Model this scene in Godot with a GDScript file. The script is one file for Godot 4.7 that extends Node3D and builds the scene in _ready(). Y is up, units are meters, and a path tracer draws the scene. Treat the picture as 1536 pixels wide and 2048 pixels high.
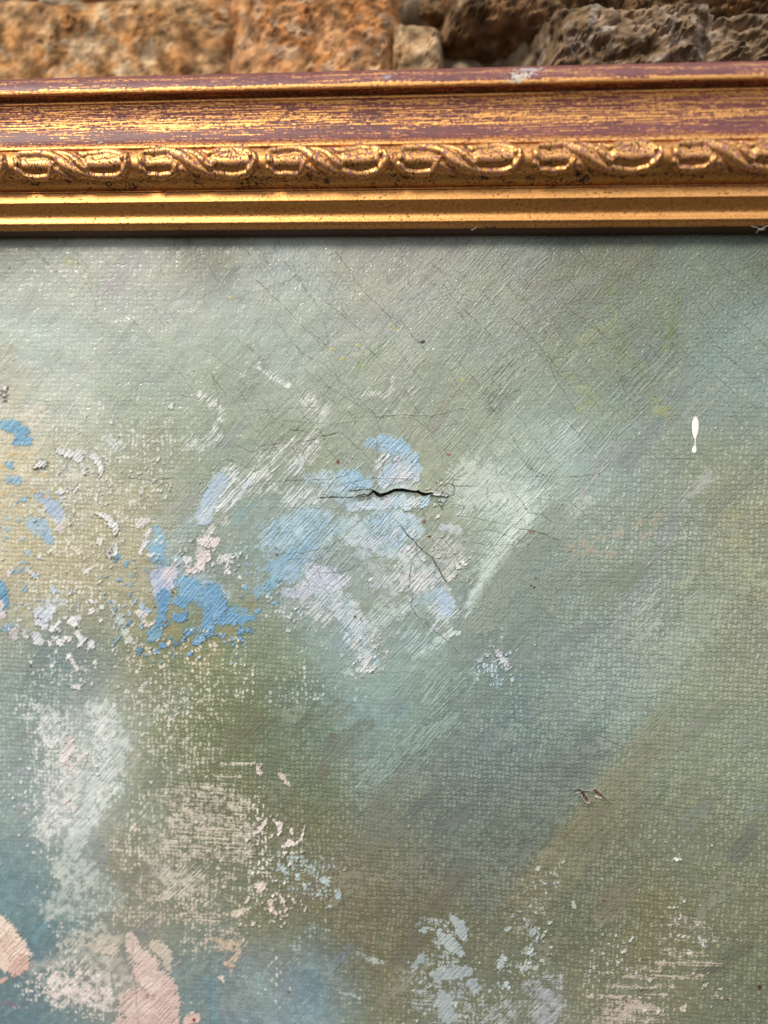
extends Node3D
# Close-up of a framed oil painting before a rubble wall. Canvas units: 0.1 mm; u runs right, v runs down; (768, 1024) is the world origin on the canvas plane.

const MM := 0.001
const S := 1701                # texels along each side of the painted field
const G := 851                 # vertices along each side (every second texel)
const U0 := -100.0
const V0 := 450.0
const STEP := 1.0              # canvas units per texel

var cr := PackedFloat32Array()
var cg := PackedFloat32Array()
var cb := PackedFloat32Array()
var thick := PackedFloat32Array()     # impasto, mm
var fine := PackedFloat32Array()      # threads, brush hairs, grain, cracks, mm
var weave := PackedFloat32Array()
var ne: PackedByteArray
var nb: PackedByteArray
var ns := PackedByteArray()
var nf: PackedByteArray
var nh: PackedByteArray
var nl: PackedByteArray
var image_ne: Image
var canvas_material: StandardMaterial3D
var gold_material: ORMMaterial3D
var rng := RandomNumberGenerator.new()


func _ready() -> void:
	var camera := Camera3D.new()
	camera.name = "camera"
	camera.transform = Transform3D(Basis(Vector3(0.99617, 0.02296, -0.08438), Vector3(-0.02540, 0.99929, -0.02794), Vector3(0.08367, 0.02998, 0.99604)).orthonormalized(), Vector3(12.38377, 4.43683, 147.41423) * MM)
	camera.near = 0.01
	camera.far = 10.0
	var lens := CameraAttributesPhysical.new()
	lens.frustum_focal_length = 17.33
	lens.frustum_focus_distance = 0.144
	lens.frustum_near = 0.01
	lens.frustum_far = 10.0
	lens.exposure_aperture = 3.6
	camera.attributes = lens
	camera.fov = 69.4
	add_child(camera)
	camera.current = true

	var sky := ProceduralSkyMaterial.new()
	sky.sky_top_color = Color(0.82, 0.86, 0.90)
	sky.sky_horizon_color = Color(0.86, 0.87, 0.87)
	sky.sky_curve = 0.15
	sky.ground_horizon_color = Color(0.42, 0.39, 0.34)
	sky.ground_bottom_color = Color(0.24, 0.21, 0.17)
	sky.ground_curve = 0.08
	sky.sky_energy_multiplier = 1.0
	var environment := Environment.new()
	environment.background_mode = Environment.BG_SKY
	environment.sky = Sky.new()
	environment.sky.sky_material = sky
	environment.tonemap_mode = Environment.TONE_MAPPER_LINEAR
	environment.tonemap_exposure = 2.06
	environment.sdfgi_enabled = true
	environment.ssao_enabled = true
	environment.ssil_enabled = true
	var around := WorldEnvironment.new()
	around.name = "world_environment"
	around.environment = environment
	add_child(around)
	var sun := DirectionalLight3D.new()
	sun.name = "sun"
	sun.light_energy = 0.55
	sun.light_angular_distance = 16.0
	sun.light_color = Color(1.0, 0.96, 0.9)
	sun.shadow_enabled = true
	sun.transform = Transform3D(Basis.looking_at(-Vector3(-0.75, 0.8, 1.1).normalized(), Vector3.UP), Vector3.ZERO)
	add_child(sun)

	rng.seed = 11
	build_wall()
	var painting := Node3D.new()
	painting.name = "framed_painting"
	painting.set_meta("label", "old oil painting in a worn gilt frame, torn and cracked, before the stone wall")
	painting.set_meta("category", "painting")
	add_child(painting)
	prepare_noise()
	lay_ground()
	underpaint()
	for line in STROKES.split("\n", false):
		if line.begins_with("scatter"):
			scatter(line)
		else:
			stroke(line)
	craquelure()
	for line in CRACKS.split("\n", false):
		crack(line)
	for line in SPECKS.split("\n", false):
		specks(line)
	stain_openings()
	build_canvas(painting)
	build_frame(painting)
	build_lint()


# ---------------------------------------------------------------- helpers

func put(called: String, mesh: Mesh, material: Material, parent: Node) -> MeshInstance3D:
	var o := MeshInstance3D.new()
	o.name = called
	o.mesh = mesh
	o.material_override = material
	parent.add_child(o, true)
	return o


func surface(verts: PackedVector3Array, normals: PackedVector3Array, uvs: PackedVector2Array, index: PackedInt32Array, colors := PackedColorArray()) -> ArrayMesh:
	var a := []
	a.resize(Mesh.ARRAY_MAX)
	a[Mesh.ARRAY_VERTEX] = verts
	a[Mesh.ARRAY_NORMAL] = normals
	if uvs.size():
		a[Mesh.ARRAY_TEX_UV] = uvs
	if colors.size():
		a[Mesh.ARRAY_COLOR] = colors
	a[Mesh.ARRAY_INDEX] = index
	var m := ArrayMesh.new()
	m.add_surface_from_arrays(Mesh.PRIMITIVE_TRIANGLES, a)
	return m


func noise(seed_: int, frequency: float, octaves: int, kind := FastNoiseLite.TYPE_SIMPLEX_SMOOTH) -> FastNoiseLite:
	var n := FastNoiseLite.new()
	n.seed = seed_
	n.noise_type = kind
	n.frequency = frequency
	n.fractal_type = FastNoiseLite.FRACTAL_FBM if octaves > 1 else FastNoiseLite.FRACTAL_NONE
	n.fractal_octaves = octaves
	return n


func grey(seed_: int, frequency: float, octaves: int, w: int, h: int) -> Image:
	var im := noise(seed_, frequency, octaves).get_image(w, h, false, false, true)
	im.convert(Image.FORMAT_L8)
	return im


func smooth(a: float, b: float, x: float) -> float:
	var t := clampf((x - a) / (b - a), 0.0, 1.0)
	return t * t * (3.0 - 2.0 * t)


func hex(s: String) -> Color:
	return Color.html(s)


func world(u: float, v: float, z: float) -> Vector3:
	return Vector3((u - 768.0) * 0.1, (1024.0 - v) * 0.1, z) * MM


# ---------------------------------------------------------------- the painting's surface

func prepare_noise() -> void:
	image_ne = grey(1, 0.046, 4, S, S)
	ne = image_ne.get_data()
	nb = grey(2, 0.145, 2, S, S).get_data()
	nf = grey(3, 0.30, 2, S, S).get_data()
	nl = grey(4, 0.0092, 4, S, S).get_data()
	var rows := grey(5, 0.24, 2, 96, S)
	rows.resize(S, S, Image.INTERPOLATE_CUBIC)
	nh = rows.get_data()
	# brush hairs: noise drawn out along the stroke, turned to run from lower left to upper right
	var hairs := grey(6, 0.31, 2, 84, 2048)
	hairs.resize(1024, 2048, Image.INTERPOLATE_CUBIC)
	var hd := hairs.get_data()
	ns.resize(S * S)
	var c := cos(deg_to_rad(49.0))
	var s := sin(deg_to_rad(49.0))
	for y in S:
		var o := y * S
		for x in S:
			var a := int((x * c - y * s + 1290.0) * 0.44) & 1023
			var b := int(x * s + y * c + (nl[o + x] - 128) * 0.03 + 24.0) & 2047
			ns[o + x] = hd[(b << 10) + a]


func spread(text: String, channels: int, w: int, h: int, reach: float) -> Array:
	# scattered values -> smooth field over the painted area
	var px := PackedFloat32Array()
	var py := PackedFloat32Array()
	var vals := PackedFloat32Array()
	for part in text.replace("\n", "|").split("|", false):
		var two := part.strip_edges().split(" ")
		var at := two[0].split_floats(",")
		px.append(at[0])
		py.append(at[1])
		for v in two[1].split_floats(","):
			vals.append(v)
	var out := []
	for k in channels:
		var f := PackedFloat32Array()
		f.resize(w * h)
		out.append(f)
	var full := (S - 1) * STEP
	var inv := -1.0 / (2.0 * reach * reach)
	for j in h:
		var v := V0 + full * j / (h - 1)
		for i in w:
			var u := U0 + full * i / (w - 1)
			var sum := 1e-9
			var acc := [0.0, 0.0, 0.0]
			for n in px.size():
				var dx := u - px[n]
				var dy := v - py[n]
				var d2 := dx * dx + dy * dy
				if d2 > 160000.0:
					continue
				var g := exp(d2 * inv) + 1e-6 / (1.0 + d2)
				sum += g
				for k in channels:
					acc[k] += g * vals[n * channels + k]
			for k in channels:
				out[k][j * w + i] = acc[k] / sum
	var big := []
	for k in channels:
		var im := Image.create_from_data(w, h, false, Image.FORMAT_RF, out[k].to_byte_array())
		im.resize(S, S, Image.INTERPOLATE_CUBIC)
		big.append(im.get_data().to_float32_array())
	return big


func lay_ground() -> void:
	var base := spread(BASE, 3, 96, 96, 58.0)  # paint colours with some light and the lip's shadow baked in
	cr = base[0]
	cg = base[1]
	cb = base[2]
	var show: PackedFloat32Array = spread(WEAVE, 1, 48, 48, 70.0)[0]
	weave.resize(S * S)
	fine.resize(S * S)
	thick.resize(S * S)
	var slub_u := PackedFloat32Array()
	var slub_v := PackedFloat32Array()
	for i in 300:
		slub_u.append(rng.randf_range(0.55, 1.15))
		slub_v.append(rng.randf_range(0.5, 1.1))
	var pu := 9.0 / STEP
	var pv := 9.3 / STEP
	for y in S:
		var o := y * S
		for x in S:
			var at := o + x
			var low := (nl[at] - 128) * 0.05
			var mid := (ne[at] - 128) * 0.012
			var fx := (x + low + mid) / pu + 8.0
			var fy := (y - low * 0.6 + x * 0.004 + mid) / pv + 8.0
			var i := int(fx)
			var j := int(fy)
			var a := fx - i - 0.5
			var b := fy - j - 0.5
			var w := 0.0
			if (i + j) & 1:
				w = (1.0 - 6.5 * a * a) * (1.0 - 1.5 * b * b) * slub_u[i % 300]
			else:
				w = (1.0 - 6.0 * b * b) * (1.0 - 1.5 * a * a) * slub_v[j % 300] * 0.7
			w = maxf(w, 0.0)
			weave[at] = w
			var k := clampf(show[at], 0.0, 1.0)
			var e := (ne[at] - 128) / 128.0
			var h := (ns[at] - 128) / 128.0
			var f := (nf[at] - 128) / 128.0
			var m := (nb[at] - 128) / 128.0
			fine[at] = w * k * 0.15 + f * 0.020 + m * (0.020 + 0.062 * smooth(500.0, 1250.0, U0 + x * STEP) * (1.0 - smooth(600.0, 880.0, V0 + y * STEP))) + e * 0.015 + h * (0.012 + 0.040 * smooth(350.0, 900.0, U0 + x * STEP)) * (1.0 - 0.85 * k)
			# lighter scumble on some threads and hairs, with highlights of raised tops painted in
			var lit_scumble := smooth(0.42, 0.72, w * k * 0.95 + e * 0.35 + m * 0.4 + h * 0.7 * (1.0 - k)) * 27.0
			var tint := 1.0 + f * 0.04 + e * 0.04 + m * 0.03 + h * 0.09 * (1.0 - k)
			var big := (nl[at] - 128) / 128.0
			var mean := (cr[at] + cg[at] + cb[at]) / 3.0
			cr[at] += (mean - cr[at]) * 0.32
			cg[at] += (mean - cg[at]) * 0.32
			cb[at] += (mean - cb[at]) * 0.32
			cr[at] = (cr[at] + lit_scumble - 4.0 + big * 3.0) * tint
			cg[at] = (cg[at] + lit_scumble * 0.95 - 4.0 + big * 2.0) * tint
			cb[at] = (cb[at] + lit_scumble * 0.85 - 4.0 - big * 2.0) * tint


const STYLES := {
	# soft (share of radius), press, edge, hairs, threads, grain, rows, blobs, hard, thickness mm, opacity
	"wash": [0.95, 0.9, 0.55, 0.12, 0.05, 0.1, 0.0, 0.1, 1.1, 0.0, 1.0],
	"scum": [0.6, 0.42, 0.75, 0.55, 0.25, 0.25, 0.0, 0.35, 0.4, 0.022, 0.85],
	"hatch": [0.7, 0.12, 0.55, 1.5, 0.05, 0.25, 0.0, 0.2, 0.35, 0.04, 0.95],
	"dry": [0.7, -0.12, 0.8, 0.2, 1.0, 0.3, 0.1, 0.5, 0.22, 0.04, 0.95],
	"rows": [0.5, -0.05, 0.6, 0.05, 0.75, 0.2, 0.9, 0.4, 0.22, 0.045, 0.95],
	"flat": [0.0, 1.0, 0.9, 0.5, 0.25, 0.3, 0.0, 0.4, 0.8, 0.0, 1.0],
	"blob": [0.0, 1.0, 0.9, 0.35, 0.0, 0.2, 0.0, 0.7, 0.35, 0.2, 1.0],
}


func stroke(line: String) -> void:
	var halves := line.split("|")
	if halves.size() < 2:
		return
	var head := halves[0].strip_edges().split(" ", false)
	if head.size() < 4:
		return
	var deep := float(head[4]) if head.size() > 4 else 1.0
	var c1 := hex(head[1])
	var c2 := hex(head[2])
	c1 = Color(c1.get_luminance(), c1.get_luminance(), c1.get_luminance()).lerp(c1, 0.8) * 0.97 * deep
	c2 = Color(c2.get_luminance(), c2.get_luminance(), c2.get_luminance()).lerp(c2, 0.8) * 0.97 * deep
	var amount := float(head[3])
	var st: Array = STYLES[head[0]]
	var blob := head[0] == "blob" or head[0] == "flat"
	var edge := 11.0 if head[0] == "flat" else 4.0
	var ax := PackedFloat32Array()
	var ay := PackedFloat32Array()
	var ar := PackedFloat32Array()
	var lo := Vector2(1e9, 1e9)
	var hi := -lo
	for p in halves[1].strip_edges().split(" ", false):
		var q := p.split_floats(",")
		ax.append((q[0] - U0) / STEP)
		ay.append((q[1] - V0) / STEP)
		var r: float = q[2] / STEP
		ar.append(r)
		lo = lo.min(Vector2(ax[-1] - r - 5.0, ay[-1] - r - 5.0))
		hi = hi.max(Vector2(ax[-1] + r + 5.0, ay[-1] + r + 5.0))
	if ax.size() == 1:
		ax.append(ax[0] + 0.01)
		ay.append(ay[0])
		ar.append(ar[0])
	var x0 := clampi(int(lo.x), 0, S - 1)
	var x1 := clampi(int(hi.x) + 1, 0, S - 1)
	var y0 := clampi(int(lo.y), 0, S - 1)
	var y1 := clampi(int(hi.y) + 1, 0, S - 1)
	var k_soft: float = st[0]
	var press: float = st[1]
	var k_e: float = st[2] / 128.0
	var k_s: float = st[3] / 128.0
	var k_w: float = st[4]
	var k_f: float = st[5] / 128.0
	var k_h: float = st[6] / 128.0
	var k_b: float = st[7] / 128.0
	var hard: float = st[8]
	var th: float = st[9]
	var op: float = st[10]
	if head[0] == "wash" or head[0] == "flat":
		op *= amount
	elif blob:
		th *= amount
	else:
		press += (amount - 0.7) * (0.8 if head[0] in ["dry", "rows"] else 0.5)
	var r1 := c1.r * 255.0
	var g1 := c1.g * 255.0
	var b1 := c1.b * 255.0
	var dr := c2.r * 255.0 - r1
	var dg := c2.g * 255.0 - g1
	var db := c2.b * 255.0 - b1
	var n := ax.size() - 1
	for y in range(y0, y1 + 1):
		var o := y * S
		for x in range(x0, x1 + 1):
			var best := -1e9
			var rad := 1.0
			for i in n:
				var ex := ax[i + 1] - ax[i]
				var ey := ay[i + 1] - ay[i]
				var px := x - ax[i]
				var py := y - ay[i]
				var t := clampf((px * ex + py * ey) / (ex * ex + ey * ey), 0.0, 1.0)
				px -= ex * t
				py -= ey * t
				var r := lerpf(ar[i], ar[i + 1], t)
				var d := r - sqrt(px * px + py * py)
				if d > best:
					best = d
					rad = r
			if best < -5.0 or (not blob and best <= 0.0):
				continue
			var at := o + x
			var hair := ns[at] - 128
			var v := (ne[at] - 128) * k_e + hair * k_s + (nf[at] - 128) * k_f + (nb[at] - 128) * k_b
			if blob:
				v = clampf(best / minf(edge, rad * 0.7 + 0.6), -2.0, 1.3 + rad * 0.07) + v * (minf(1.0, rad * 0.14 + 0.15) + rad * 0.055)
			else:
				var ramp := minf(best / (rad * k_soft), 1.0)
				v += -0.8 + (press + 0.8) * ramp + (weave[at] - 0.45) * k_w + (nh[at] - 128) * k_h
			if v <= 0.0:
				continue
			var m := minf(v / hard, 1.0)
			m = m * m * (3.0 - 2.0 * m)
			if th > 0.0:
				var body := th * m * (1.0 + hair * 0.006 + (nb[at] - 128) * 0.003)
				if th > 0.0:
					# wet paint stands up a little along its rim
					body *= 1.0 + 0.35 * clampf(1.4 - v, 0.0, 1.0)
					fine[at] = lerpf(fine[at], fine[at] * 0.55 + hair * 0.0002, m)
				thick[at] = maxf(thick[at] * (1.0 - 0.5 * m), 0.0) + body
			m *= op
			var mix := clampf(0.5 + (nl[at] - 128) * 0.012 + hair * 0.010 + (ne[at] - 128) * 0.008, -0.6, 1.6)
			cr[at] += (r1 + dr * mix - cr[at]) * m
			cg[at] += (g1 + dg * mix - cg[at]) * m
			cb[at] += (b1 + db * mix - cb[at]) * m


func underpaint() -> void:
	# broken layers of near tones dragged over one another, most along the brush's way
	for k in 420:
		var p := Vector2(rng.randf_range(-90, 1590), rng.randf_range(460, 2140))
		var at := int((p.y - V0) / STEP) * S + int((p.x - U0) / STEP)
		var shift := rng.randfn(1.5, 6.0)
		var c := Color8(clampi(int(cr[at] + shift + rng.randfn(0.0, 3.0)), 0, 255), clampi(int(cg[at] + shift + rng.randfn(0.0, 3.0)), 0, 255), clampi(int(cb[at] + shift + rng.randfn(0.0, 4.0)), 0, 255)).to_html(false)
		var way := Vector2.from_angle(deg_to_rad(rng.randfn(-47.0, 12.0))) * rng.randf_range(20, 110)
		var r := rng.randf_range(10, 42)
		var way_of: String = ["scum", "hatch", "dry", "scum"][k % 4]
		if way_of == "hatch" and p.y > 1250.0:
			way_of = "scum"
		stroke("%s %s %s %.2f | %.1f,%.1f,%.1f %.1f,%.1f,%.1f" % [way_of, c, c, rng.randf_range(0.3, 0.8), p.x, p.y, r, p.x + way.x, p.y + way.y, r * 0.7])


func scatter(line: String) -> void:
	# many small dabs of one colour inside a disc, drawn out along the brush's way
	var halves := line.split("|")
	var head := halves[0].strip_edges().split(" ", false)
	var disc := halves[1].strip_edges().split_floats(",")
	for k in int(head[4]):
		var p := Vector2(disc[0], disc[1]) + Vector2.from_angle(rng.randf() * TAU) * disc[2] * sqrt(rng.randf())
		var r := lerpf(float(head[5]), float(head[6]), pow(rng.randf(), 2.2))
		var way := Vector2.from_angle(deg_to_rad(rng.randfn(-49.0, 6.0 if r < 1.4 else 28.0))) * float(head[7]) * rng.randf()
		var q := p + way
		stroke("blob %s %s %.2f | %.1f,%.1f,%.2f %.1f,%.1f,%.2f" % [head[1], head[2], float(head[3]), p.x, p.y, r, q.x, q.y, r * rng.randf_range(0.3, 1.0)])


func draw_line(pts: PackedVector2Array, width: float, strength: float, kind: String) -> void:
	# pts in canvas units; a wandering hairline
	var jitter := Vector2.ZERO
	for i in pts.size() - 1:
		var a := pts[i]
		var b := pts[i + 1]
		var steps := int(a.distance_to(b) / 0.7) + 1
		for k in steps:
			var t := float(k) / steps
			jitter = jitter * 0.94 + Vector2(rng.randf_range(-1, 1), rng.randf_range(-1, 1)) * 0.5
			var p := (a.lerp(b, t) + jitter - Vector2(U0, V0)) / STEP
			var x0 := int(p.x)
			var y0 := int(p.y)
			if x0 < 1 or y0 < 1 or x0 > S - 3 or y0 > S - 3:
				continue
			var gap := strength * clampf(0.75 + (ne[y0 * S + x0] - 128) * 0.012, 0.1, 1.0)
			for yy in range(y0 - 1, y0 + 3):
				for xx in range(x0 - 1, x0 + 3):
					var d := Vector2(xx, yy).distance_to(p)
					var m := clampf(width * 0.8 + 0.5 - d, 0.0, 1.0) * gap * (0.8 if strength > 0.65 else 0.65)
					if m <= 0.0:
						continue
					var at := yy * S + xx
					if kind == "ridge":
						fine[at] += 0.06 * m
					elif kind == "pale":
						cr[at] += (205.0 - cr[at]) * m
						cg[at] += (208.0 - cg[at]) * m
						cb[at] += (186.0 - cb[at]) * m
					else:
						cr[at] += (48.0 - cr[at]) * m
						cg[at] += (46.0 - cg[at]) * m
						cb[at] += (36.0 - cb[at]) * m
						fine[at] -= 0.12 * m


func crack(line: String) -> void:
	var halves := line.split("|")
	if halves.size() < 2:
		return
	var head := halves[0].strip_edges().split(" ", false)
	var pts := PackedVector2Array()
	for p in halves[1].strip_edges().split(" ", false):
		var q := p.split_floats(",")
		pts.append(Vector2(q[0], q[1]))
	draw_line(pts, float(head[1]), float(head[2]) * (0.7 if pts[0].y < 830.0 else 0.9), head[0])


func craquelure() -> void:
	# short age cracks: mostly falling to the right in the thick paint of the upper field, a few across them
	for k in 420:
		var p := Vector2(rng.randf_range(20, 1560), 480.0 + 420.0 * pow(rng.randf(), 1.2))
		if p.x < 420.0 and rng.randf() < 0.6:
			continue
		var turn := deg_to_rad(rng.randfn(49.0, 7.0))
		if rng.randf() < 0.22:
			turn = deg_to_rad(rng.randfn(-40.0, 14.0))
		var pts := PackedVector2Array([p])
		for i in rng.randi_range(2, 7):
			p += Vector2.from_angle(turn + rng.randfn(0.0, 0.13)) * rng.randf_range(12, 34)
			pts.append(p)
		draw_line(pts, 0.6, rng.randf_range(0.18, 0.5), "dark")
	for k in 240:
		var p := Vector2(rng.randf_range(540, 1100), rng.randf_range(830, 1250))
		var turn := [deg_to_rad(rng.randfn(4.0, 14.0)), deg_to_rad(rng.randfn(86.0, 14.0)), deg_to_rad(rng.randfn(45.0, 14.0))][k % 3] as float
		var pts := PackedVector2Array([p])
		for i in rng.randi_range(2, 4):
			p += Vector2.from_angle(turn + rng.randfn(0.0, 0.3)) * rng.randf_range(8, 24)
			pts.append(p)
		draw_line(pts, 0.6, rng.randf_range(0.2, 0.5), "dark")
	for k in 70:
		var p := Vector2(rng.randf_range(1000, 1540), rng.randf_range(900, 2040))
		var turn := deg_to_rad(rng.randfn(-22.0, 14.0))
		draw_line(PackedVector2Array([p, p + Vector2.from_angle(turn) * rng.randf_range(10, 60)]), 0.5, rng.randf_range(0.1, 0.28), "pale")
	for k in 60:
		var p := Vector2(rng.randf_range(20, 1540), rng.randf_range(1000, 2040))
		var turn := deg_to_rad(rng.randfn(3.0, 6.0))
		draw_line(PackedVector2Array([p, p + Vector2.from_angle(turn) * rng.randf_range(8, 40)]), 0.5, rng.randf_range(0.2, 0.45), "dark")


func specks(line: String) -> void:
	var halves := line.split("|")
	if halves.size() < 2:
		return
	var head := halves[0].strip_edges().split(" ", false)
	var c := hex(head[0])
	for p in halves[1].strip_edges().split(" ", false):
		var q := p.split_floats(",")
		dot(Vector2(q[0], q[1]), float(head[1]), c, float(head[2]))


func dot(p: Vector2, radius: float, c: Color, body: float) -> void:
	var x0 := (p.x - U0) / STEP
	var y0 := (p.y - V0) / STEP
	var r := radius / STEP
	for yy in range(int(y0 - r - 2), int(y0 + r + 3)):
		for xx in range(int(x0 - r - 2), int(x0 + r + 3)):
			if xx < 0 or yy < 0 or xx >= S or yy >= S:
				continue
			var at := yy * S + xx
			var d := Vector2(xx - x0, yy - y0).length() * (1.0 + (nb[at] - 128) * 0.006)
			var m := clampf(r + 0.6 - d, 0.0, 1.0) * 0.9
			cr[at] += (c.r * 255.0 - cr[at]) * m
			cg[at] += (c.g * 255.0 - cg[at]) * m
			cb[at] += (c.b * 255.0 - cb[at]) * m
			fine[at] += body * m * 0.6


func opening_depth(lines: Array, u: float, v: float) -> float:
	# how far inside the opening a point lies, in canvas units; below zero outside
	var best := -1e9
	for pts in lines:
		for i in pts.size() - 1:
			var a: Vector3 = pts[i]
			var b: Vector3 = pts[i + 1]
			var ex := b.x - a.x
			var ey := b.y - a.y
			var px := u - a.x
			var py := v - a.y
			var t := clampf((px * ex + py * ey) / (ex * ex + ey * ey), 0.0, 1.0)
			px -= ex * t
			py -= ey * t
			best = maxf(best, lerpf(a.z, b.z, t) - sqrt(px * px + py * py))
	return best


var OPENINGS := [
	[Rect2(677.61, 956.41, 225.61, 55.21), [[Vector3(743.9, 980.5, 0.9), Vector3(747, 983.5, 2.2), Vector3(753.1, 988.3, 3.5), Vector3(760.2, 991.2, 3.5), Vector3(774.2, 986.8, 2.5), Vector3(787, 980.5, 2.9), Vector3(802, 979.2, 3.2), Vector3(821.1, 981.8, 2.3), Vector3(831.1, 982.5, 1.6), Vector3(837, 979.4, 0.8)], [Vector3(831.1, 982.5, 1.2), Vector3(837, 983.4, 2.4), Vector3(844.1, 986.2, 3.2), Vector3(849.1, 987.1, 3.0), Vector3(856, 985.9, 1.8), Vector3(864.9, 983.7, 0.8)], [Vector3(698.9, 997.6, 0.05), Vector3(714, 995.3, 0.15), Vector3(735.1, 992.8, 0.5), Vector3(745, 984.5, 0.8)]], Color8(40, 31, 25), 0.3, 2.2, "tear", "black horizontal tear through the canvas, about the middle of the picture"],
	[Rect2(1145.61, 1544.41, 93.61, 60.01), [[Vector3(1161.8, 1563.5, 0.6), Vector3(1167.6, 1564.1, 2.0), Vector3(1171.6, 1565.9, 1.0), Vector3(1189, 1565.9, 0.6)], [Vector3(1174.6, 1568.7, 2.6), Vector3(1177.7, 1575.6, 3.0), Vector3(1182.7, 1581.3, 2.6), Vector3(1184.8, 1585.1, 1.6)], [Vector3(1198.7, 1563.3, 2.6), Vector3(1204.6, 1568, 2.6), Vector3(1211.5, 1572.6, 1.2), Vector3(1223.4, 1580.9, 0.5)]], Color8(104, 70, 64), 0.22, 0.5, "puncture", "small puncture with curled pinkish edges, lower right"],
]


func stain_openings() -> void:
	# the raw, dirty linen fibre that shows where the paint has broken away
	for spot in OPENINGS:
		var r: Rect2 = spot[0]
		for y in range(int((r.position.y - V0) / STEP), int((r.end.y - V0) / STEP) + 1):
			for x in range(int((r.position.x - U0) / STEP), int((r.end.x - U0) / STEP) + 1):
				var at := y * S + x
				var d := opening_depth(spot[1], U0 + x * STEP, V0 + y * STEP) + (nb[at] - 128) * 0.008
				var m := clampf(d * 1.2 + 0.4, 0.0, 1.0)
				if m > 0.0:
					var f := 1.0 + (nf[at] - 128) * 0.006
					cr[at] += (spot[2].r * 255.0 * f - cr[at]) * m
					cg[at] += (spot[2].g * 255.0 * f - cg[at]) * m
					cb[at] += (spot[2].b * 255.0 * f - cb[at]) * m


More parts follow.
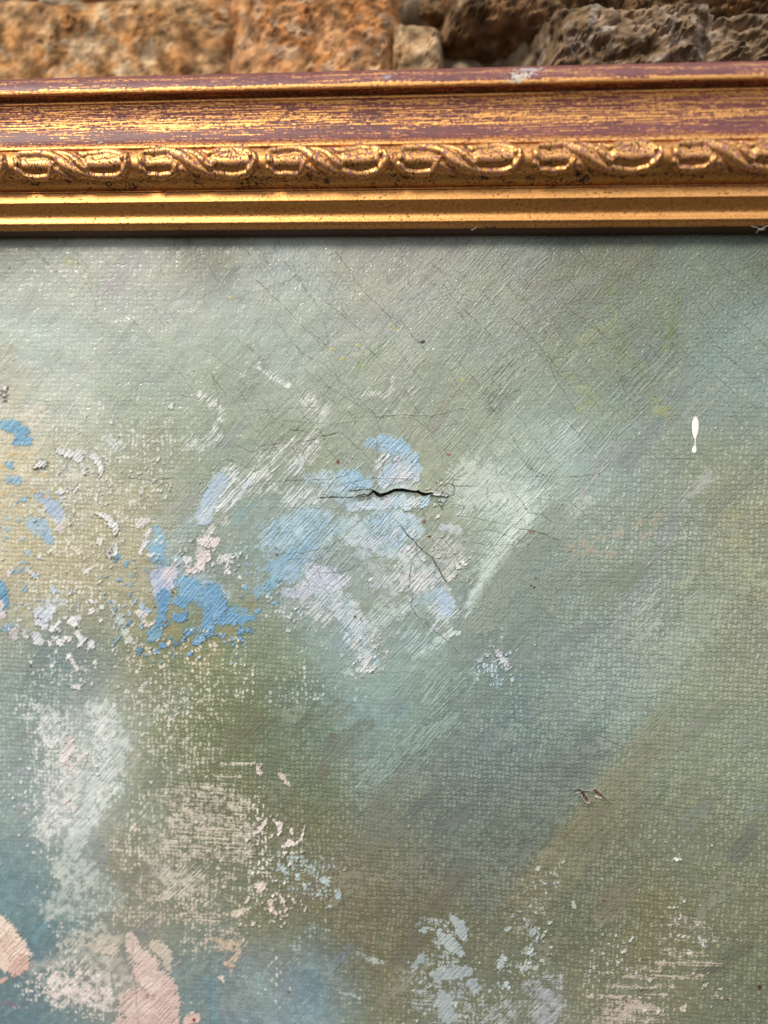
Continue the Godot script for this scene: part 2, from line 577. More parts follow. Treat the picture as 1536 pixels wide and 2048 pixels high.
func build_canvas(painting: Node3D) -> void:
	var canvas := Node3D.new()
	# --- textures of the painted face
	var bytes := PackedByteArray()
	bytes.resize(S * S * 3)
	var relief := PackedFloat32Array()
	relief.resize(S * S)
	for y in S:
		var o := y * S
		for x in S:
			var at := o + x
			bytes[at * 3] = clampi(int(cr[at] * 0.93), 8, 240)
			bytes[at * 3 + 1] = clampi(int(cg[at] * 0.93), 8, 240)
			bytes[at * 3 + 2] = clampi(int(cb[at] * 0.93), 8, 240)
			# what the mesh does not carry: threads, hairs and the paint between its vertices
			var left := 0.0
			if x & 1:
				if y & 1:
					left = thick[at] - 0.25 * (thick[at - S - 1] + thick[at - S + 1] + thick[at + S - 1] + thick[at + S + 1])
				else:
					left = thick[at] - 0.5 * (thick[at - 1] + thick[at + 1])
			elif y & 1:
				left = thick[at] - 0.5 * (thick[at - S] + thick[at + S])
			relief[at] = fine[at] + left
	var albedo := Image.create_from_data(S, S, false, Image.FORMAT_RGB8, bytes)
	var height := Image.create_from_data(S, S, false, Image.FORMAT_RF, relief.to_byte_array())
	var m := StandardMaterial3D.new()
	m.resource_name = "oil paint"
	m.albedo_texture = ImageTexture.create_from_image(albedo)
	m.roughness = 0.98
	m.roughness_texture = ImageTexture.create_from_image(image_ne)
	m.metallic_specular = 0.42
	m.heightmap_enabled = true
	m.heightmap_texture = ImageTexture.create_from_image(height)
	m.heightmap_scale = 0.1
	m.texture_repeat = false
	canvas_material = m

	# --- impasto patches large enough to tell apart become parts of their own
	var body := PackedFloat32Array()
	body.resize(G * G)
	for j in G:
		for i in G:
			body[j * G + i] = thick[(j * 2) * S + i * 2]
	var banned := PackedByteArray()
	banned.resize(G * G)
	var holes: Array[Rect2i] = []
	for spot in OPENINGS:
		var r: Rect2 = spot[0]
		var q := Rect2i(int((r.position.x - U0) / (STEP * 2)), int((r.position.y - V0) / (STEP * 2)), int(r.size.x / (STEP * 2)), int(r.size.y / (STEP * 2)))
		holes.append(q)
		for j in range(q.position.y - 1, q.end.y + 2):
			for i in range(q.position.x - 1, q.end.x + 2):
				banned[j * G + i] = 1
	for k in G:
		for p in [k, G + k, (G - 1) * G + k, (G - 2) * G + k, k * G, k * G + 1, k * G + G - 1, k * G + G - 2]:
			banned[p] = 1
	var mark := PackedInt32Array()
	mark.resize(G * G)
	var found := []
	for start in G * G:
		if mark[start] or body[start] < 0.05 or banned[start]:
			continue
		var stack := PackedInt32Array([start])
		var members := PackedInt32Array()
		mark[start] = -1
		while stack.size():
			var p := stack[-1]
			stack.resize(stack.size() - 1)
			members.append(p)
			for q in [p - 1, p + 1, p - G, p + G]:
				if mark[q] == 0 and body[q] >= 0.05 and not banned[q]:
					mark[q] = -1
					stack.append(q)
		if members.size() >= 9:
			found.append(members)
	found.sort_custom(func(a, b): return a.size() > b.size())
	found = found.slice(0, 290)
	var dabs := []
	for k in found.size():
		for p in found[k]:
			mark[p] = k + 1
	for k in found.size():
		dabs.append(dab_mesh(found[k], k + 1, mark, body))
	for k in found.size():
		for p in found[k]:
			body[p] = 0.0

	# --- the canvas itself
	var verts := PackedVector3Array()
	var normals := PackedVector3Array()
	var uvs := PackedVector2Array()
	var index := PackedInt32Array()
	verts.resize(G * G)
	normals.resize(G * G)
	uvs.resize(G * G)
	for j in G:
		for i in G:
			var at := j * G + i
			var h := sag(i, j) + body[at]
			verts[at] = world(U0 + i * STEP * 2, V0 + j * STEP * 2, h)
			var l := sag(maxi(i - 1, 0), j) + body[j * G + maxi(i - 1, 0)]
			var r := sag(mini(i + 1, G - 1), j) + body[j * G + mini(i + 1, G - 1)]
			var t := sag(i, maxi(j - 1, 0)) + body[maxi(j - 1, 0) * G + i]
			var b := sag(i, mini(j + 1, G - 1)) + body[mini(j + 1, G - 1) * G + i]
			normals[at] = Vector3((l - r) / (STEP * 0.4), (b - t) / (STEP * 0.4), 1.0).normalized()
			uvs[at] = Vector2((i * 2 + 0.5) / S, (j * 2 + 0.5) / S)
	index.resize((G - 1) * (G - 1) * 6)
	var n := 0
	for j in G - 1:
		for i in G - 1:
			var skip := false
			for q in holes:
				if q.has_point(Vector2i(i, j)):
					skip = true
			if skip:
				continue
			var p := j * G + i
			index[n] = p
			index[n + 1] = p + 1
			index[n + 2] = p + G + 1
			index[n + 3] = p
			index[n + 4] = p + G + 1
			index[n + 5] = p + G
			n += 6
	index.resize(n)
	# the same canvas goes on outside the worked field: its texture turns back at each border
	var us := [U0 - 900.0, U0, U0 + (S - 1) * STEP, U0 + (S - 1) * STEP + 900.0]
	var vs := [V0, V0 + (S - 1) * STEP, V0 + (S - 1) * STEP + 900.0]
	var tu := [0.55, 0.0, 1.0, 0.45]
	var tv := [0.0, 1.0, 0.45]
	for j in 3:
		for i in 4:
			verts.append(world(us[i], vs[j], 0.0))
			normals.append(Vector3.BACK)
			uvs.append(Vector2(tu[i], tv[j]))
	for j in 2:
		for i in 3:
			if j == 0 and i == 1:
				continue
			var p := G * G + j * 4 + i
			index.append_array([p, p + 1, p + 5, p, p + 5, p + 4])
	canvas.free()
	var face := put("canvas", surface(verts, normals, uvs, index), m, painting)
	face.set_meta("label", "torn, cracked canvas with green and blue oil paint")
	for d in dabs:
		put("paint_dab", d, m, face)
	for k in OPENINGS.size():
		opening(OPENINGS[k], holes[k], body, face)
	drip(face)


func sag(i: int, j: int) -> float:
	# slow waviness of the old canvas, mm
	var at := (j * 2) * S + i * 2
	return (nl[at] - 128) * 0.0016 * clampf(minf(minf(i, G - 1 - i), minf(j, G - 1 - j)) / 20.0, 0.0, 1.0)


func dab_mesh(members: PackedInt32Array, k: int, mark: PackedInt32Array, body: PackedFloat32Array) -> ArrayMesh:
	var local := {}
	var verts := PackedVector3Array()
	var normals := PackedVector3Array()
	var uvs := PackedVector2Array()
	var index := PackedInt32Array()
	var cells := {}
	for p in members:
		for c in [p, p - 1, p - G, p - G - 1]:
			cells[c] = true
	for c in cells:
		var four := [c, c + 1, c + G + 1, c + G]
		var q := []
		for p in four:
			if not local.has(p):
				local[p] = verts.size()
				var i: int = p % G
				var j: int = p / G
				var h := body[p] if mark[p] == k else -0.05
				verts.append(world(U0 + i * STEP * 2, V0 + j * STEP * 2, sag(i, j) + h))
				var l := body[p - 1] if mark[p - 1] == k else -0.02
				var r := body[p + 1] if mark[p + 1] == k else -0.02
				var t := body[p - G] if mark[p - G] == k else -0.02
				var b := body[p + G] if mark[p + G] == k else -0.02
				normals.append(Vector3((l - r) / (STEP * 0.4), (b - t) / (STEP * 0.4), 1.0).normalized())
				uvs.append(Vector2((i * 2 + 0.5) / S, (j * 2 + 0.5) / S))
			q.append(local[p])
		index.append_array([q[0], q[1], q[2], q[0], q[2], q[3]])
	return surface(verts, normals, uvs, index)


func opening(spot: Array, q: Rect2i, body: PackedFloat32Array, face: Node3D) -> void:
	# the canvas round a tear on a finer mesh: the gap falls away behind, its lips lift and curl
	const F := 5
	var w := q.size.x * F + 1
	var h := q.size.y * F + 1
	var z := PackedFloat32Array()
	z.resize(w * h)
	for j in h:
		for i in w:
			var gx := q.position.x + float(i) / F
			var gy := q.position.y + float(j) / F
			var ix := int(gx)
			var iy := int(gy)
			var fx := gx - ix
			var fy := gy - iy
			var at := iy * G + ix
			var base := lerpf(lerpf(sag(ix, iy) + body[at], sag(ix + 1, iy) + body[at + 1], fx), lerpf(sag(ix, iy + 1) + body[at + G], sag(ix + 1, iy + 1) + body[at + G + 1], fx), fy)
			var u := U0 + gx * STEP * 2
			var v := V0 + gy * STEP * 2
			var texel := mini(int(gy * 2), S - 1) * S + mini(int(gx * 2), S - 1)
			var d := opening_depth(spot[1], u, v) + (ne[texel] - 128) * 0.006
			var edge := minf(minf(i, w - 1 - i), minf(j, h - 1 - j)) / 12.0
			var lip: float = spot[3] * exp(minf(d, 0.0) / 5.0) * clampf(edge, 0.0, 1.0)
			z[j * w + i] = base + lip - spot[4] * smooth(-0.3, 1.1, d) * clampf(edge, 0.0, 1.0)
	var verts := PackedVector3Array()
	var normals := PackedVector3Array()
	var uvs := PackedVector2Array()
	var index := PackedInt32Array()
	var cell := STEP * 2.0 / F
	for j in h:
		for i in w:
			var gx := q.position.x + float(i) / F
			var gy := q.position.y + float(j) / F
			verts.append(world(U0 + gx * STEP * 2, V0 + gy * STEP * 2, z[j * w + i]))
			var l := z[j * w + maxi(i - 1, 0)]
			var r := z[j * w + mini(i + 1, w - 1)]
			var t := z[maxi(j - 1, 0) * w + i]
			var b := z[mini(j + 1, h - 1) * w + i]
			normals.append(Vector3((l - r) / (cell * 0.2), (b - t) / (cell * 0.2), 1.0).normalized())
			uvs.append(Vector2((gx * 2 + 0.5) / S, (gy * 2 + 0.5) / S))
	for j in h - 1:
		for i in w - 1:
			var p := j * w + i
			index.append_array([p, p + 1, p + w + 1, p, p + w + 1, p + w])
	var o := put(spot[5], surface(verts, normals, uvs, index), canvas_material, face)
	o.set_meta("label", spot[6])


func drip(face: Node3D) -> void:
	# a splash of white paint that ran: long drop, thread, small drop
	var white := StandardMaterial3D.new()
	white.resource_name = "white house paint"
	white.albedo_color = Color(0.90, 0.88, 0.85)
	white.roughness = 0.45
	var path := [Vector3(1366.0, 824.8, 0.30), Vector3(1365.9, 826.7, 2.60), Vector3(1365.9, 829.6, 4.40), Vector3(1365.9, 834.4, 5.90), Vector3(1365.9, 841.1, 6.60), Vector3(1366.1, 846.9, 6.60), Vector3(1366.1, 852.6, 6.00), Vector3(1366.1, 858.4, 4.40), Vector3(1366.1, 862.2, 3.20), Vector3(1366.0, 865.1, 2.00), Vector3(1366.1, 868.0, 0.90), Vector3(1366.2, 875.7, 0.80), Vector3(1366.0, 880.5, 1.10), Vector3(1365.9, 882.4, 2.40), Vector3(1365.8, 885.3, 4.00), Vector3(1365.5, 889.2, 4.60), Vector3(1365.4, 892.1, 3.60), Vector3(1365.4, 894.0, 2.00), Vector3(1365.5, 894.9, 0.30)]
	var verts := PackedVector3Array()
	var normals := PackedVector3Array()
	var index := PackedInt32Array()
	const A := 12
	for k in path.size():
		var p: Vector3 = path[k]
		for a in A + 1:
			var ang := PI * a / A
			var wob := 1.0 + 0.05 * sin(k * 2.3 + a)
			var side := -cos(ang) * p.z * wob
			var up := sin(ang) * minf(p.z * 0.42, 2.8) + (0.9 if p.z < 1.2 else -0.4)
			verts.append(world(p.x + side, p.y, 0.04) + Vector3(0, 0, up * 0.1 * MM))
			normals.append(Vector3(-cos(ang) * 0.6, 0.0, sin(ang) + 0.2).normalized())
	for k in path.size() - 1:
		for a in A:
			var i := k * (A + 1) + a
			index.append_array([i, i + 1, i + A + 2, i, i + A + 2, i + A + 1])
	var o := put("paint_drip", surface(verts, normals, PackedVector2Array(), index), white, face)
	o.set_meta("label", "small white paint drip shaped like an exclamation mark")


# ---------------------------------------------------------------- the frame

const BANDS := [
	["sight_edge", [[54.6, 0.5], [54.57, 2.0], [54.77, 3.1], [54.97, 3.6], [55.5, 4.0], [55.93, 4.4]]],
	["hollow_moulding", [[55.93, 4.4], [56.21, 4.42], [56.82, 4.3], [57.45, 4.4], [58.11, 4.9], [58.72, 5.55], [59.19, 6.15]]],
	["inner_fillet", [[59.19, 6.15], [59.25, 6.36], [59.41, 6.42], [60.28, 6.36], [61.22, 6.22]]],
	["inner_bead", [[61.22, 6.22], [61.19, 6.5], [61.28, 6.58], [61.44, 6.5], [61.57, 6.3]]],
	["cove", [[61.57, 6.3], [61.75, 7.1], [62.16, 7.9], [62.89, 8.8]]],
	["frieze", [[62.89, 8.8], [63.43, 9.9], [64.17, 10.7], [65.21, 11.0], [66.43, 10.7], [67.75, 10.0]]],
	["upper_bead", [[67.75, 10.0], [67.79, 10.3], [68.13, 10.35], [68.65, 10.1], [69.2, 9.7]]],
	["scotia", [[69.2, 9.7], [69.8, 9.5], [70.88, 9.32], [72.26, 9.3], [73.8, 9.5], [75.14, 9.9], [76.1, 10.3]]],
	["ridge", [[76.1, 10.3], [76.2, 10.55], [76.51, 10.55], [76.82, 10.4]]],
	["groove", [[76.82, 10.4], [76.83, 10.8], [76.91, 11.5], [77.05, 11.9]]],
	["outer_roll", [[77.05, 11.9], [77.22, 12.25], [77.76, 12.4], [78.5, 12.35], [79.4, 12.0], [80.37, 11.3], [81.2, 10.3], [82.1, 8.8]]],
	["outer_side", [[82.10, 8.8], [82.13, 5.0], [82.13, -6.0]]],
]
const FW := 1536
const FH := 420
const FSPAN := 180.0          # mm of rail that one width of the gilding texture covers


func band_points(k: int) -> PackedVector2Array:
	var src: Array = BANDS[k][1]
	var out := PackedVector2Array()
	for i in src.size() - 1:
		var p1 := Vector2(src[i][0], src[i][1])
		var p2 := Vector2(src[i + 1][0], src[i + 1][1])
		var p0 := Vector2(src[i - 1][0], src[i - 1][1]) if i > 0 else p1 * 2.0 - p2
		var p3 := Vector2(src[i + 2][0], src[i + 2][1]) if i + 2 < src.size() else p2 * 2.0 - p1
		for s in 5:
			out.append(p1.cubic_interpolate(p2, p0, p3, s / 5.0))
	out.append(Vector2(src[-1][0], src[-1][1]))
	return out


func build_frame(painting: Node3D) -> void:
	var rail := Node3D.new()
	rail.name = "top_rail"
	painting.add_child(rail, true)
	var profiles := []
	var starts := PackedFloat32Array()
	var s := 0.0
	for k in BANDS.size():
		var pts := band_points(k)
		profiles.append(pts)
		starts.append(s)
		for i in pts.size() - 1:
			s += pts[i].distance_to(pts[i + 1])
	starts.append(s)
	s = starts[BANDS.size() - 1] + 1.5
	starts[BANDS.size()] = s
	gild(starts)
	var wob := noise(21, 0.02, 3)
	for k in BANDS.size():
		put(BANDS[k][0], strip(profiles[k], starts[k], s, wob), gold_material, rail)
	carve(rail, profiles[5])


func strip(pts: PackedVector2Array, s0: float, total: float, wob: FastNoiseLite) -> ArrayMesh:
	var verts := PackedVector3Array()
	var normals := PackedVector3Array()
	var uvs := PackedVector2Array()
	var index := PackedInt32Array()
	var m := pts.size()
	const COLS := 361
	for c in COLS:
		var x := -180.0 + c
		var t := fposmod((x + 90.0) / FSPAN, 2.0)
		if t > 1.0:
			t = 2.0 - t
		var s := s0
		for i in m:
			if i:
				s += pts[i - 1].distance_to(pts[i])
			var tangent := (pts[mini(i + 1, m - 1)] - pts[maxi(i - 1, 0)]).normalized()
			var normal := Vector2(-tangent.y, tangent.x)   # (y, z); turned to face out below
			if normal.y < 0.0 or (absf(normal.y) < 0.2 and tangent.y * normal.x > 0.0):
				pass
			normal = Vector2(-tangent.y, tangent.x)
			var d := wob.get_noise_2d(x * 3.0, s * 8.0) * 0.05
			verts.append(Vector3(x, pts[i].x + normal.x * d, pts[i].y + normal.y * d) * MM)
			normals.append(Vector3(0.0, normal.x, normal.y))
			uvs.append(Vector2(t, minf(s / total, 1.0)))
	for c in COLS - 1:
		for i in m - 1:
			var p := c * m + i
			index.append_array([p, p + 1, p + m + 1, p, p + m + 1, p + m])
	return surface(verts, normals, uvs, index)


func gild(starts: PackedFloat32Array) -> void:
	# worn gold leaf over dark red bole, with brown grime that also paints some shade: which of the three lies where
	var long_ := grey(31, 0.34, 3, 30, FH)
	long_.resize(FW, FH, Image.INTERPOLATE_CUBIC)
	var mid := grey(32, 0.38, 3, 170, FH)
	mid.resize(FW, FH, Image.INTERPOLATE_CUBIC)
	var a := long_.get_data()
	var b := mid.get_data()
	var c := grey(33, 0.12, 4, FW, FH).get_data()
	var d := grey(34, 0.45, 2, FW, FH).get_data()
	var e := grey(35, 0.012, 3, FW, FH).get_data()
	var total := starts[-1]
	var albedo := PackedByteArray()
	var orm := PackedByteArray()
	var relief := PackedByteArray()
	albedo.resize(FW * FH * 3)
	orm.resize(FW * FH * 3)
	relief.resize(FW * FH)
	var blots := [[34.81, 14.38, 0.7, 0.8, Color8(48, 28, 30)], [35.74, 13.00, 0.9, 0.7, Color8(44, 26, 28)], [36.24, 13.79, 0.5, 0.5, Color8(60, 36, 32)], [-61.98, 13.89, 0.5, 0.5, Color8(84, 30, 24)], [-49.29, 12.76, 0.55, 0.8, Color8(90, 30, 24)], [-58.36, 12.22, 0.45, 0.4, Color8(84, 32, 24)], [-14.62, 14.48, 0.5, 0.5, Color8(80, 48, 30)], [-11.43, 13.45, 0.7, 0.6, Color8(84, 54, 34)], [11.98, 14.14, 0.6, 0.5, Color8(80, 50, 32)], [17.78, 13.64, 0.9, 0.35, Color8(90, 62, 36)], [46.31, 13.69, 0.6, 0.5, Color8(80, 48, 30)], [26.19, 13.45, 0.8, 0.5, Color8(90, 62, 36)], [23.67, 33.91, 2.2, 0.55, Color8(176, 168, 160)], [25.28, 35.45, 2.4, 0.7, Color8(150, 142, 140)], [22.98, 33.21, 1.3, 0.6, Color8(180, 170, 158)], [-0.15, 34.27, 0.9, 0.5, Color8(130, 124, 128)], [-55.28, 22.61, 0.5, 0.25, Color8(160, 150, 148)]]
	for y in FH:
		var s := (y + 0.5) / FH * total
		var k := 0
		while k < BANDS.size() - 1 and s > starts[k + 1]:
			k += 1
		var t := (s - starts[k]) / (starts[k + 1] - starts[k])
		# how much leaf is left here, 0 to 1, and how dirty it is, painted shade included
		var leaf := 0.97
		var streak := 0.5
		var dirt_shade := 0.1
		var dull := 0.0
		match k:
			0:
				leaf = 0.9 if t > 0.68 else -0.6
				dirt_shade = 0.3 if t > 0.68 else 1.6  # underside of the lip darkened: shadow of the gap painted in
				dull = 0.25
			1:
				leaf = 0.94
				dirt_shade = 0.2
			2:
				leaf = 0.95
				dirt_shade = 0.16
			3:
				leaf = 0.8
				dirt_shade = 0.2
			4, 5:
				leaf = 0.86
				dirt_shade = 0.38
				dull = 0.1
			6:
				leaf = 0.78 - 0.4 * t * t
				dirt_shade = 0.16
			7:
				streak = 1.0
				leaf = 0.06 + 0.46 * smooth(0.2, 0.46, t) - 0.12 * smooth(0.58, 0.72, t) + 0.16 * smooth(0.85, 0.97, t)
			8:
				leaf = 0.78
				streak = 0.8
			9:
				leaf = 0.5
				dirt_shade = 0.62  # cove shading of the groove painted in, along with its dark flecks
			10:
				streak = 0.9
				leaf = 0.9 - 0.8 * smooth(0.12, 0.19, t) + 0.30 * smooth(0.35, 0.41, t) - 0.34 * smooth(0.47, 0.56, t)
			11:
				leaf = 0.05
		var near := blots.filter(func(b_): return absf(s - b_[1]) < b_[3] * 2.5)
		for x in FW:
			var at := y * FW + x
			var an := (a[at] - 128) / 128.0
			var bn := (b[at] - 128) / 128.0
			var cn := (c[at] - 128) / 128.0
			var dn := (d[at] - 128) / 128.0
			var en := (e[at] - 128) / 128.0
			var worn := (an * 1.25 + bn * 0.65) * streak + cn * (1.0 - 0.45 * streak) * 0.9 + dn * 0.3 + en * (0.35 - 0.12 * streak)
			var g := smooth(-0.06, 0.06, (leaf - 0.5) * 1.25 + worn * 0.8)
			var grime := smooth(0.0, 0.2, (dirt_shade - 0.62) * 1.3 + cn * 0.75 + en * 0.5 + dn * 0.35)  # also carries the painted shade of lip underside and groove
			var r_ := lerpf(102.0 + dn * 20.0 + bn * 22.0 + en * 12.0, 216.0 - dull * 60.0 + cn * 16.0 + dn * 14.0, g)
			var g_ := lerpf(52.0 + dn * 14.0 + bn * 16.0 + en * 8.0, 158.0 - dull * 44.0 + cn * 18.0 + dn * 13.0, g)
			var b_ := lerpf(49.0 + dn * 14.0 + bn * 16.0 + en * 8.0, 95.0 - dull * 24.0 + cn * 16.0 + dn * 10.0, g)
			var metal := g * 0.95
			var rough := lerpf(0.5 + dn * 0.1, 0.48 + cn * 0.08 + dn * 0.07, g)
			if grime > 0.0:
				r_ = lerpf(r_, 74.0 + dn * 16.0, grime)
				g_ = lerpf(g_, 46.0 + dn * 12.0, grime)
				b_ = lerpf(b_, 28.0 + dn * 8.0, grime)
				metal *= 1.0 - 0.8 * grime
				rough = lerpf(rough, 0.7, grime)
			for blot in near:
				var q := Vector2((x * FSPAN / FW - 90.0 - blot[0]) / blot[2], (s - blot[1] * (1.0)) / blot[3])
				var n := smooth(0.0, 0.25, 1.0 - q.length() + cn * 1.3 + dn * 0.5)
				if n > 0.0:
					r_ = lerpf(r_, blot[4].r * 255.0 + dn * 14.0, n)
					g_ = lerpf(g_, blot[4].g * 255.0 + dn * 14.0, n)
					b_ = lerpf(b_, blot[4].b * 255.0 + dn * 14.0, n)
					metal *= 1.0 - n
					rough = lerpf(rough, 0.65, n)
					g *= 1.0 - n * 0.8
			albedo[at * 3] = clampi(int(r_), 4, 250)
			albedo[at * 3 + 1] = clampi(int(g_), 4, 250)
			albedo[at * 3 + 2] = clampi(int(b_), 4, 250)
			orm[at * 3] = 255
			orm[at * 3 + 1] = clampi(int(rough * 255.0), 20, 250)
			orm[at * 3 + 2] = clampi(int(metal * 255.0), 0, 255)
			relief[at] = clampi(int(110.0 + g * 50.0 - grime * 20.0 + bn * 26.0 * streak + cn * 26.0 + dn * 22.0), 0, 255)
	var m := ORMMaterial3D.new()
	m.resource_name = "worn gilding"
	m.albedo_texture = ImageTexture.create_from_image(Image.create_from_data(FW, FH, false, Image.FORMAT_RGB8, albedo))
	m.orm_texture = ImageTexture.create_from_image(Image.create_from_data(FW, FH, false, Image.FORMAT_RGB8, orm))
	m.heightmap_enabled = true
	m.heightmap_texture = ImageTexture.create_from_image(Image.create_from_data(FW, FH, false, Image.FORMAT_L8, relief))
	m.heightmap_scale = 0.014
	m.texture_repeat = false
	gold_material = m


# one repeat of the carving, 267 units long and 56 high: lines of x, y, radius, height (mm)
const CARVING := """
20,31,10 48,30,12 72,31,11 | .36
172,28,10 200,29,13 232,25,11 | .4
15,26,7 15,27,7 | .85
9,20,4 18,11,5 40,7,6 65,6,6 84,9,7 98,17,7 114,29,8 130,39,8 148,46,7 168,50,6 190,53,6 212,54,6 234,47,6 247,37,6 253,26,5 250,17,4 | .85
12,38,5 25,48,6 48,53,7 70,51,6 84,43,6 89,32,4 | .8
96,7,4 114,9,6 130,16,6 144,26,6 158,36,5 | .7
88,36,4 98,42,6 112,50,5 126,56,3 | .6
138,10,3 156,12,5 178,7,6 204,5,6 228,7,6 246,15,6 | .65
243,17,6 243,18,6 | .85
26,39,3 48,41,3.5 72,39,3 | -.6
172,39,3 200,41,3.5 230,38,3 | -.6
0,24,3.5 2,34,3.5 0,44,3 | -.3
267,24,3.5 265,34,3.5 267,44,3 | -.3
34,21,2.5 60,19,2.5 | -.25
180,20,2.5 214,18,2.5 | -.25
"""


func carve(rail: Node3D, bed: PackedVector2Array) -> void:
	for k in 3:
		carve_variant(rail, bed, k)


func carve_variant(rail: Node3D, bed: PackedVector2Array, variant: int) -> void:
	const W := 268
	const H := 66
	const TOP := 5.0
	var z := PackedFloat32Array()
	z.resize(W * H)
	var rough := noise(41 + variant * 10, 0.06, 1)
	for line in CARVING.split("\n", false):
		var halves := line.split("|")
		var lift := float(halves[1])
		var pts := []
		for p in halves[0].strip_edges().split(" ", false):
			var q := p.split_floats(",")
			pts.append(Vector3(q[0], q[1], q[2]))
		for j in H:
			for i in W:
				var u := i + rough.get_noise_2d(i * 0.5, j * 0.5) * 2.0
				var v := j - TOP + rough.get_noise_2d(i * 0.5 + 500, j * 0.5) * 2.0
				var best := 0.0
				for n in pts.size() - 1:
					var a: Vector3 = pts[n]
					var b: Vector3 = pts[n + 1]
					var e := Vector2(b.x - a.x, b.y - a.y)
					var p := Vector2(u - a.x, v - a.y)
					var t := clampf(p.dot(e) / maxf(e.length_squared(), 0.01), 0.0, 1.0)
					var r := lerpf(a.z, b.z, t)
					var d := (p - e * t).length() / (r * 1.5)
					if d < 1.0:
						best = maxf(best, pow(1.0 - d * d, 0.8))
				if best > 0.0:
					if lift > 0.0:
						z[j * W + i] = maxf(z[j * W + i], best * lift * 1.02)
					else:
						z[j * W + i] += best * lift
	# soften: the mould was never crisp
	for pass_ in 3:
		var q := z.duplicate()
		for j in range(1, H - 1):
			for i in range(1, W - 1):
				var p := j * W + i
				z[p] = q[p] * 0.5 + 0.125 * (q[p - 1] + q[p + 1] + q[p - W] + q[p + W])
	# gilding of the carving: leaf rubbed from the high places, grime lodged in the deep ones
	var tw := W * 2
	var thh := H * 2
	var n1 := grey(42 + variant * 10, 0.05, 3, tw, thh).get_data()
	var n2 := grey(43 + variant * 10, 0.4, 2, tw, thh).get_data()
	var albedo := PackedByteArray()
	var orm := PackedByteArray()
	var relief := PackedByteArray()
	for y in thh:
		for x in tw:
			var c := (n1[y * tw + x] - 128) / 128.0
			var d := (n2[y * tw + x] - 128) / 128.0
			var h := z[(y / 2) * W + x / 2]
			var worn := smooth(0.1, 0.25, c * 1.1 + d * 0.15 - 0.14)
			var grime := smooth(0.16, 0.34, c * -1.0 + d * 0.15 - 0.16 + (0.16 if h < 0.15 else 0.0))
			var col := Color8(clampi(int(216 + c * 20 + d * 8), 0, 255), clampi(int(159 + c * 20 + d * 7), 0, 255), clampi(int(95 + c * 14 + d * 5), 0, 255))
			col = col.lerp(Color8(136, 86, 84), worn).lerp(Color8(76, 48, 28), grime)
			albedo.append_array([col.r8, col.g8, col.b8])
			orm.append_array([255, clampi(int(255 * lerpf(0.42 + d * 0.08, 0.55, maxf(worn, grime))), 0, 255), clampi(int(245 * (1.0 - maxf(worn, grime * 0.8))), 0, 255)])
			relief.append(clampi(int(128 + c * 50 + d * 40), 0, 255))
	var m := ORMMaterial3D.new()
	m.resource_name = "gilded carving"
	m.albedo_texture = ImageTexture.create_from_image(Image.create_from_data(tw, thh, false, Image.FORMAT_RGB8, albedo))
	m.orm_texture = ImageTexture.create_from_image(Image.create_from_data(tw, thh, false, Image.FORMAT_RGB8, orm))
	m.heightmap_enabled = true
	m.heightmap_texture = ImageTexture.create_from_image(Image.create_from_data(tw, thh, false, Image.FORMAT_L8, relief))
	m.heightmap_scale = 0.004
	m.texture_repeat = false
	# the bed it grows from, by arc length
	var arc := PackedFloat32Array([0.0])
	for i in bed.size() - 1:
		arc.append(arc[-1] + bed[i].distance_to(bed[i + 1]))
	var wide := 24.385 / 267.0      # mm per unit
	var pieces := [["scroll_ornament", 0, 97], ["leaf_ornament", 97, 267]]
	var first := []
	for piece in pieces:
		var verts := PackedVector3Array()
		var normals := PackedVector3Array()
		var uvs := PackedVector2Array()
		var index := PackedInt32Array()
		var cols: int = piece[2] - piece[1] + 1
		for j in H:
			var s := clampf(1.0 - (j - TOP) / 56.0, -0.08, 1.08) * arc[-1]
			var k := 0
			while k < bed.size() - 2 and arc[k + 1] < s:
				k += 1
			var t := (s - arc[k]) / (arc[k + 1] - arc[k])
			var at := bed[k].lerp(bed[k + 1], t)
			var tangent := (bed[k + 1] - bed[k]).normalized()
			var normal := Vector3(0.0, -tangent.y, tangent.x)
			for i in range(piece[1], piece[2] + 1):
				var p := j * W + i
				var edge := minf(j, H - 1 - j) / 4.0
				var h := z[p] * clampf(edge, 0.0, 1.0) - 0.07
				verts.append((Vector3(i * wide, at.x, at.y) + normal * h) * MM)
				var dx := (z[j * W + maxi(i - 1, 0)] - z[j * W + mini(i + 1, W - 1)]) / (wide * 2.0)
				var dy := (z[maxi(j - 1, 0) * W + i] - z[mini(j + 1, H - 1) * W + i]) / (arc[-1] / 56.0 * 2.0)
				normals.append((normal + Vector3(dx, 0, 0) - Vector3(0, tangent.x, tangent.y) * dy).normalized())
				uvs.append(Vector2((i + 0.5) / W, (j + 0.5) / H))
		for j in H - 1:
			for i in cols - 1:
				var p := j * cols + i
				index.append_array([p, p + 1, p + cols + 1, p, p + cols + 1, p + cols])
		first.append(surface(verts, normals, uvs, index))
	for k in range(-4, 5):
		if posmod(k * 2 + k / 3, 3) != variant:
			continue
		for n in 2:
			var o := put(pieces[n][0], first[n], m, rail)
			o.position.x = (-23.230 + k * 24.385) * MM


# ---------------------------------------------------------------- the wall behind

